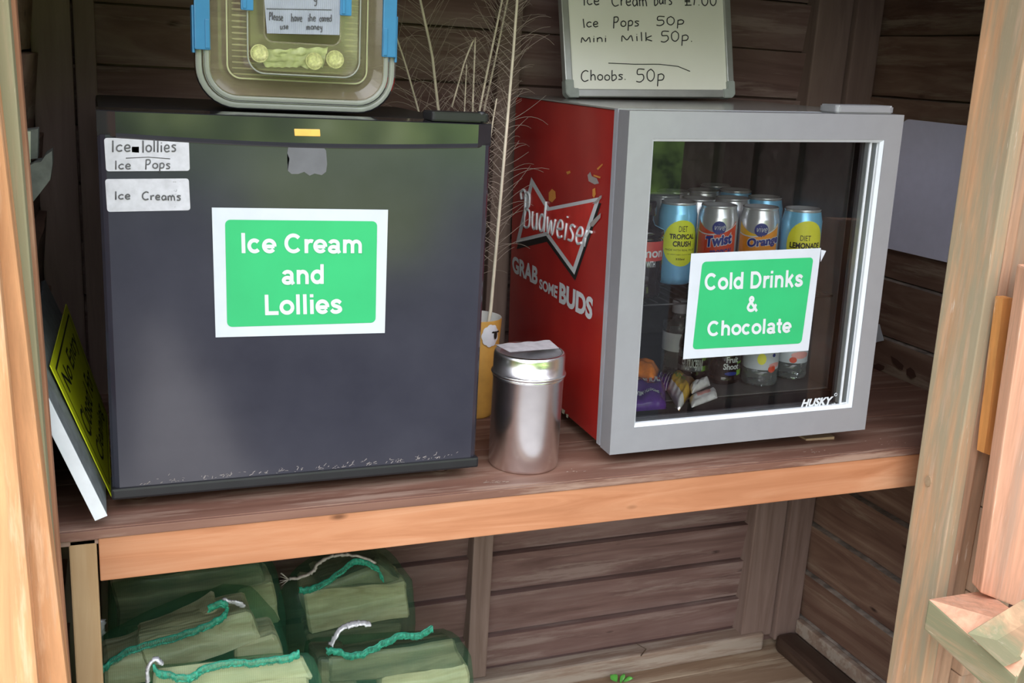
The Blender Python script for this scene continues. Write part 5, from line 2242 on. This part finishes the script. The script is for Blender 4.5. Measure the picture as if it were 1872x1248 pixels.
# ================================================================== LOG BAGS
def log(label, quad, y0, depth, back_shrink=.55, lift=.35, bark=False, seed=0, yr=None, moss=None):
    """quad: pixels TL,TR,BR,BL of the split front face, standing at depth y0 (left) .. yr (right)"""
    yr = y0 if yr is None else yr
    ys_ = (y0, yr, yr, y0)
    F = [un(u, v, y=yy) for (u, v), yy in zip(quad, ys_)]
    c = sum(F, V()) / 4
    B = []
    for k, p in enumerate(F):
        mid = (F[0] + F[3]) / 2 if k in (0, 3) else (F[1] + F[2]) / 2
        q = mid + (p - mid) * back_shrink + V((0, depth, (p - mid).z * 0 + depth * lift * .2))
        B.append(q)
    mb = MB()
    mb.hexa(F + B, bev=.004, sub=5, amp=.0055, nscale=24, seed=seed, seg=1)
    o = mb.build('log', 'bark' if bark else 'log')
    tag(o, label, 'log', 'split logs in green net bags')
    return F + B


def net_bag(label, pts, hem, yhem, tie_pts, ytie, seed=0, foot=None, inflate=.011, hem_r=.0020, white=False):
    lo = [min(p[k] for p in pts) for k in range(3)]
    hi = [max(p[k] for p in pts) for k in range(3)]
    c = V(((lo[0] + hi[0]) / 2, (lo[1] + hi[1]) / 2, FL))
    t = thing('log_bag', label, 'net bag', c, 'green net log bags under the shelf')
    allp = [V(p) for p in pts]
    # belly of the bag hanging down to the floor
    for (fx, fy) in ((.12, .15), (.88, .15), (.88, .85), (.12, .85), (.5, .02), (.5, .98), (.0, .5), (1, .5)):
        allp.append(V((lo[0] + (hi[0] - lo[0]) * fx, lo[1] + (hi[1] - lo[1]) * fy, FL + .002)))
    b = bmesh.new()
    cen = sum(allp, V()) / len(allp)
    for p in allp:
        d = (p - cen)
        d.z *= .3
        q = p + d.normalized() * inflate
        q.z = max(q.z, FL + .002)
        b.verts.new(q)
    r = bmesh.ops.convex_hull(b, input=list(b.verts))
    bmesh.ops.delete(b, geom=[v for v in b.verts if not v.link_faces], context='VERTS')
    bmesh.ops.subdivide_edges(b, edges=list(b.edges), cuts=3, use_grid_fill=True)
    bmesh.ops.triangulate(b, faces=[f for f in b.faces if len(f.verts) > 4])
    for it in range(1):
        bmesh.ops.smooth_vert(b, verts=list(b.verts), factor=.3, use_axis_x=True, use_axis_y=True, use_axis_z=True)
    for v in b.verts:
        v.co += noise.noise_vector(v.co * 26 + V((seed * 5, 0, 0))) * .0028
        v.co.z = max(v.co.z, FL + .001)
    mb = MB()
    mb.add_bm(b, None, smooth=True)
    mb.build('net', 'net', t)
    if hem:
        H = []
        ss = smooth_poly(hem, 8)
        for k, p in enumerate(ss):
            w = un(p.x, p.y, y=yhem - .004)
            w += noise.noise_vector(V((k * .45, seed, 0))) * .0025
            H.append(w)
        mb = MB()
        mb.tube(H, [hem_r * (.8 + .5 * abs(noise.noise(V((k * .6, seed, 2))))) for k in range(len(H))], n=7, flat=.7)
        H2 = [p + V((0, -.003, -.0065)) + noise.noise_vector(V((k * .8, seed, 5))) * .002 for k, p in enumerate(H)]
        mb.tube(H2, [.0014] * len(H2), n=5)
        # gathered frill between the two cords
        for k in range(0, len(H) - 1):
            a, bb = H[k], H[k + 1]
            for m in range(3):
                p = a + (bb - a) * (m / 3)
                mb.tube([p + V((0, -.003, .002)), p + V((.0008, -.0045, -.007 - .002 * random.random()))], .0006, n=4)
        tag(mb.build('hem', 'hem', t), 'bright green gathered hem')
    if tie_pts:
        for tp_ in tie_pts:
            ss = smooth_poly(tp_, 6)
            Tt = [un(p.x, p.y, y=ytie - .008) + noise.noise_vector(V((k * .7, seed, 9))) * .002 for k, p in enumerate(ss)]
            mb = MB()
            nT = len(Tt)
            mb.tube(Tt, [.0072 * (.55 + .7 * abs(noise.noise(V((k * .5, seed, 4))))) + .001 for k in range(nT)], n=7, flat=.45)
            if white:
                for m in range(7):
                    e = Tt[0]
                    mb.tube([e, e + V((-.012 - .004 * random.random(), -.002, random.uniform(-.01, .016)))], [.002, .0008], n=5, flat=.4)
            tag(mb.build('tie', 'rope' if white else 'tie', t), 'frayed grey drawstring' if white else 'shiny silver tie')
    return t


G = 'net bag'
# back left bag
P = []
P += log('dark bark-covered log in the back left net bag, right under the shelf board', [(205, 1062), (470, 1028), (498, 1090), (215, 1150)], .33, .10, seed=1, bark=True)
P += log('pale split log at the right end of the back left net bag', [(432, 1078), (500, 1062), (514, 1142), (440, 1160)], .325, .09, seed=2)
P += log('grey weathered log low in the back left net bag, behind the striped log', [(225, 1150), (430, 1105), (450, 1150), (240, 1205)], .33, .08, seed=3, bark=True)
net_bag('green net bag of dark logs at the back left, right under the shelf board', P, None, .33, [[(184, 1132), (186, 1150), (184, 1165), (188, 1182)]], .29, 1)
# front left bag
P = []
P += log('large pale split log with a dark knot in the front left net bag', [(250, 1178), (455, 1118), (478, 1172), (270, 1250)], .17, .08, seed=4, yr=.19)
P += log('pinkish bare split log on top of the front left net bag, its ends striped', [(300, 1166), (392, 1112), (402, 1130), (330, 1168)], .20, .06, seed=5, yr=.22)
P += log('greenish split log at the lower left of the front left net bag', [(188, 1216), (262, 1190), (280, 1250), (190, 1262)], .165, .08, seed=6)
P += log('mossy split log at the lower right of the front left net bag', [(430, 1180), (500, 1160), (522, 1200), (430, 1215)], .19, .07, seed=7)
net_bag('green net bag of pale logs at the front left, tied with silver at its peak', P, [(180, 1228), (190, 1214), (232, 1186), (300, 1166), (360, 1146), (400, 1128), (414, 1112), (408, 1098), (380, 1108)], .165, [[(408, 1097), (420, 1099), (432, 1101), (444, 1108)]], .17, 2)
# centre bag
P = []
P += log('broad pale split log in the centre net bag', [(556, 1082), (744, 1064), (750, 1130), (566, 1160)], .34, .09, seed=8, yr=.35)
P += log('dark mossy log on top of the centre net bag', [(590, 1070), (690, 1032), (735, 1062), (580, 1080)], .345, .08, seed=9, bark=True)
P += log('shadowy log low in the centre net bag', [(560, 1162), (735, 1136), (730, 1180), (575, 1204)], .35, .08, seed=10, bark=True)
P += [un(518, 1082, y=.36), un(522, 1150, y=.36), un(548, 1196, y=.36)]
net_bag('green net bag in the centre with frayed grey drawstring on top', P, [(548, 1074), (566, 1072), (600, 1058), (640, 1026), (662, 1022), (690, 1036), (700, 1056)], .335, [[(528, 1058), (552, 1054), (572, 1044), (582, 1030), (604, 1018), (630, 1014), (660, 1018), (686, 1028)]], .34, 3, white=True)
# front right bag
P = []
P += log('long mossy split log on top of the front right net bag', [(600, 1200), (830, 1168), (852, 1222), (600, 1250)], .20, .08, lift=-1.2, seed=11, bark=True)
P += log('yellowish split log at the lower right of the front right net bag', [(700, 1240), (856, 1212), (860, 1270), (700, 1290)], .195, .09, seed=12)
P += log('bluish shaded log at the lower left of the front right net bag', [(582, 1206), (640, 1200), (660, 1290), (582, 1290)], .205, .08, seed=13, bark=True)
net_bag('green net bag at the front right with a gathered bright green hem', P, [(596, 1184), (612, 1186), (640, 1194), (668, 1188), (700, 1172), (730, 1158), (760, 1158), (790, 1144)], .195, [[(604, 1180), (612, 1164), (626, 1148), (640, 1142), (660, 1138), (676, 1140)]], .195, 4)
# lowest bag
P = []
P += log('pale mottled log across the top of the lowest net bag', [(285, 1222), (556, 1196), (572, 1240), (285, 1275)], .058, .07, lift=-2.4, seed=14)
P += log('second pale log below in the lowest net bag', [(300, 1262), (570, 1236), (576, 1300), (300, 1320)], .053, .07, lift=-2.4, seed=15)
net_bag('green net bag lowest at the front, silver tie at its left end', P, [(280, 1216), (300, 1228), (345, 1234), (372, 1216), (420, 1208), (470, 1206), (520, 1198), (548, 1190)], .050, [[(272, 1246), (270, 1222), (284, 1204), (296, 1214)]], .053, 5)

# ================================================================== FLOOR BITS
pl = thing('seedling', 'tiny green seedling growing up at the shed floor', 'plant', un(1135, 1250, z=FL + .001))
base = un(1135, 1250, z=FL + .001)
mb = MB()
mb.tube([base, base + V((.002, 0, .012)), base + V((.006, -.002, .022))], .0008, n=6)
mb.build('stem', 'plant', pl)
for (u1, v1, u2, v2) in ((1128, 1246, 1116, 1234), (1140, 1246, 1158, 1240), (1134, 1248, 1142, 1232)):
    a, b = un(u1, v1, y=base.y), un(u2, v2, y=base.y)
    d = b - a
    s = V((0, 1, .3)).cross(d).normalized()
    mb = MB()
    mb.grid(lambda q, t: a + d * q + s * (d.length * .32 * sin(pi * min(1, q + .02)) * (t - .5) * 2) + V((0, .004 * sin(pi * t), .004 * sin(pi * q))), 10, 4)
    mb.build('leaf', 'plant', pl)
mb = MB()
mb.tube([un(1163, 1176, y=.517), un(1181, 1186, y=.510), un(1157, 1218, z=FL + .003)], .0012, n=6)
tag(mb.build('twig', 'twig'), 'thin bent twig leaning on the rail at the foot of the back wall', 'twig')
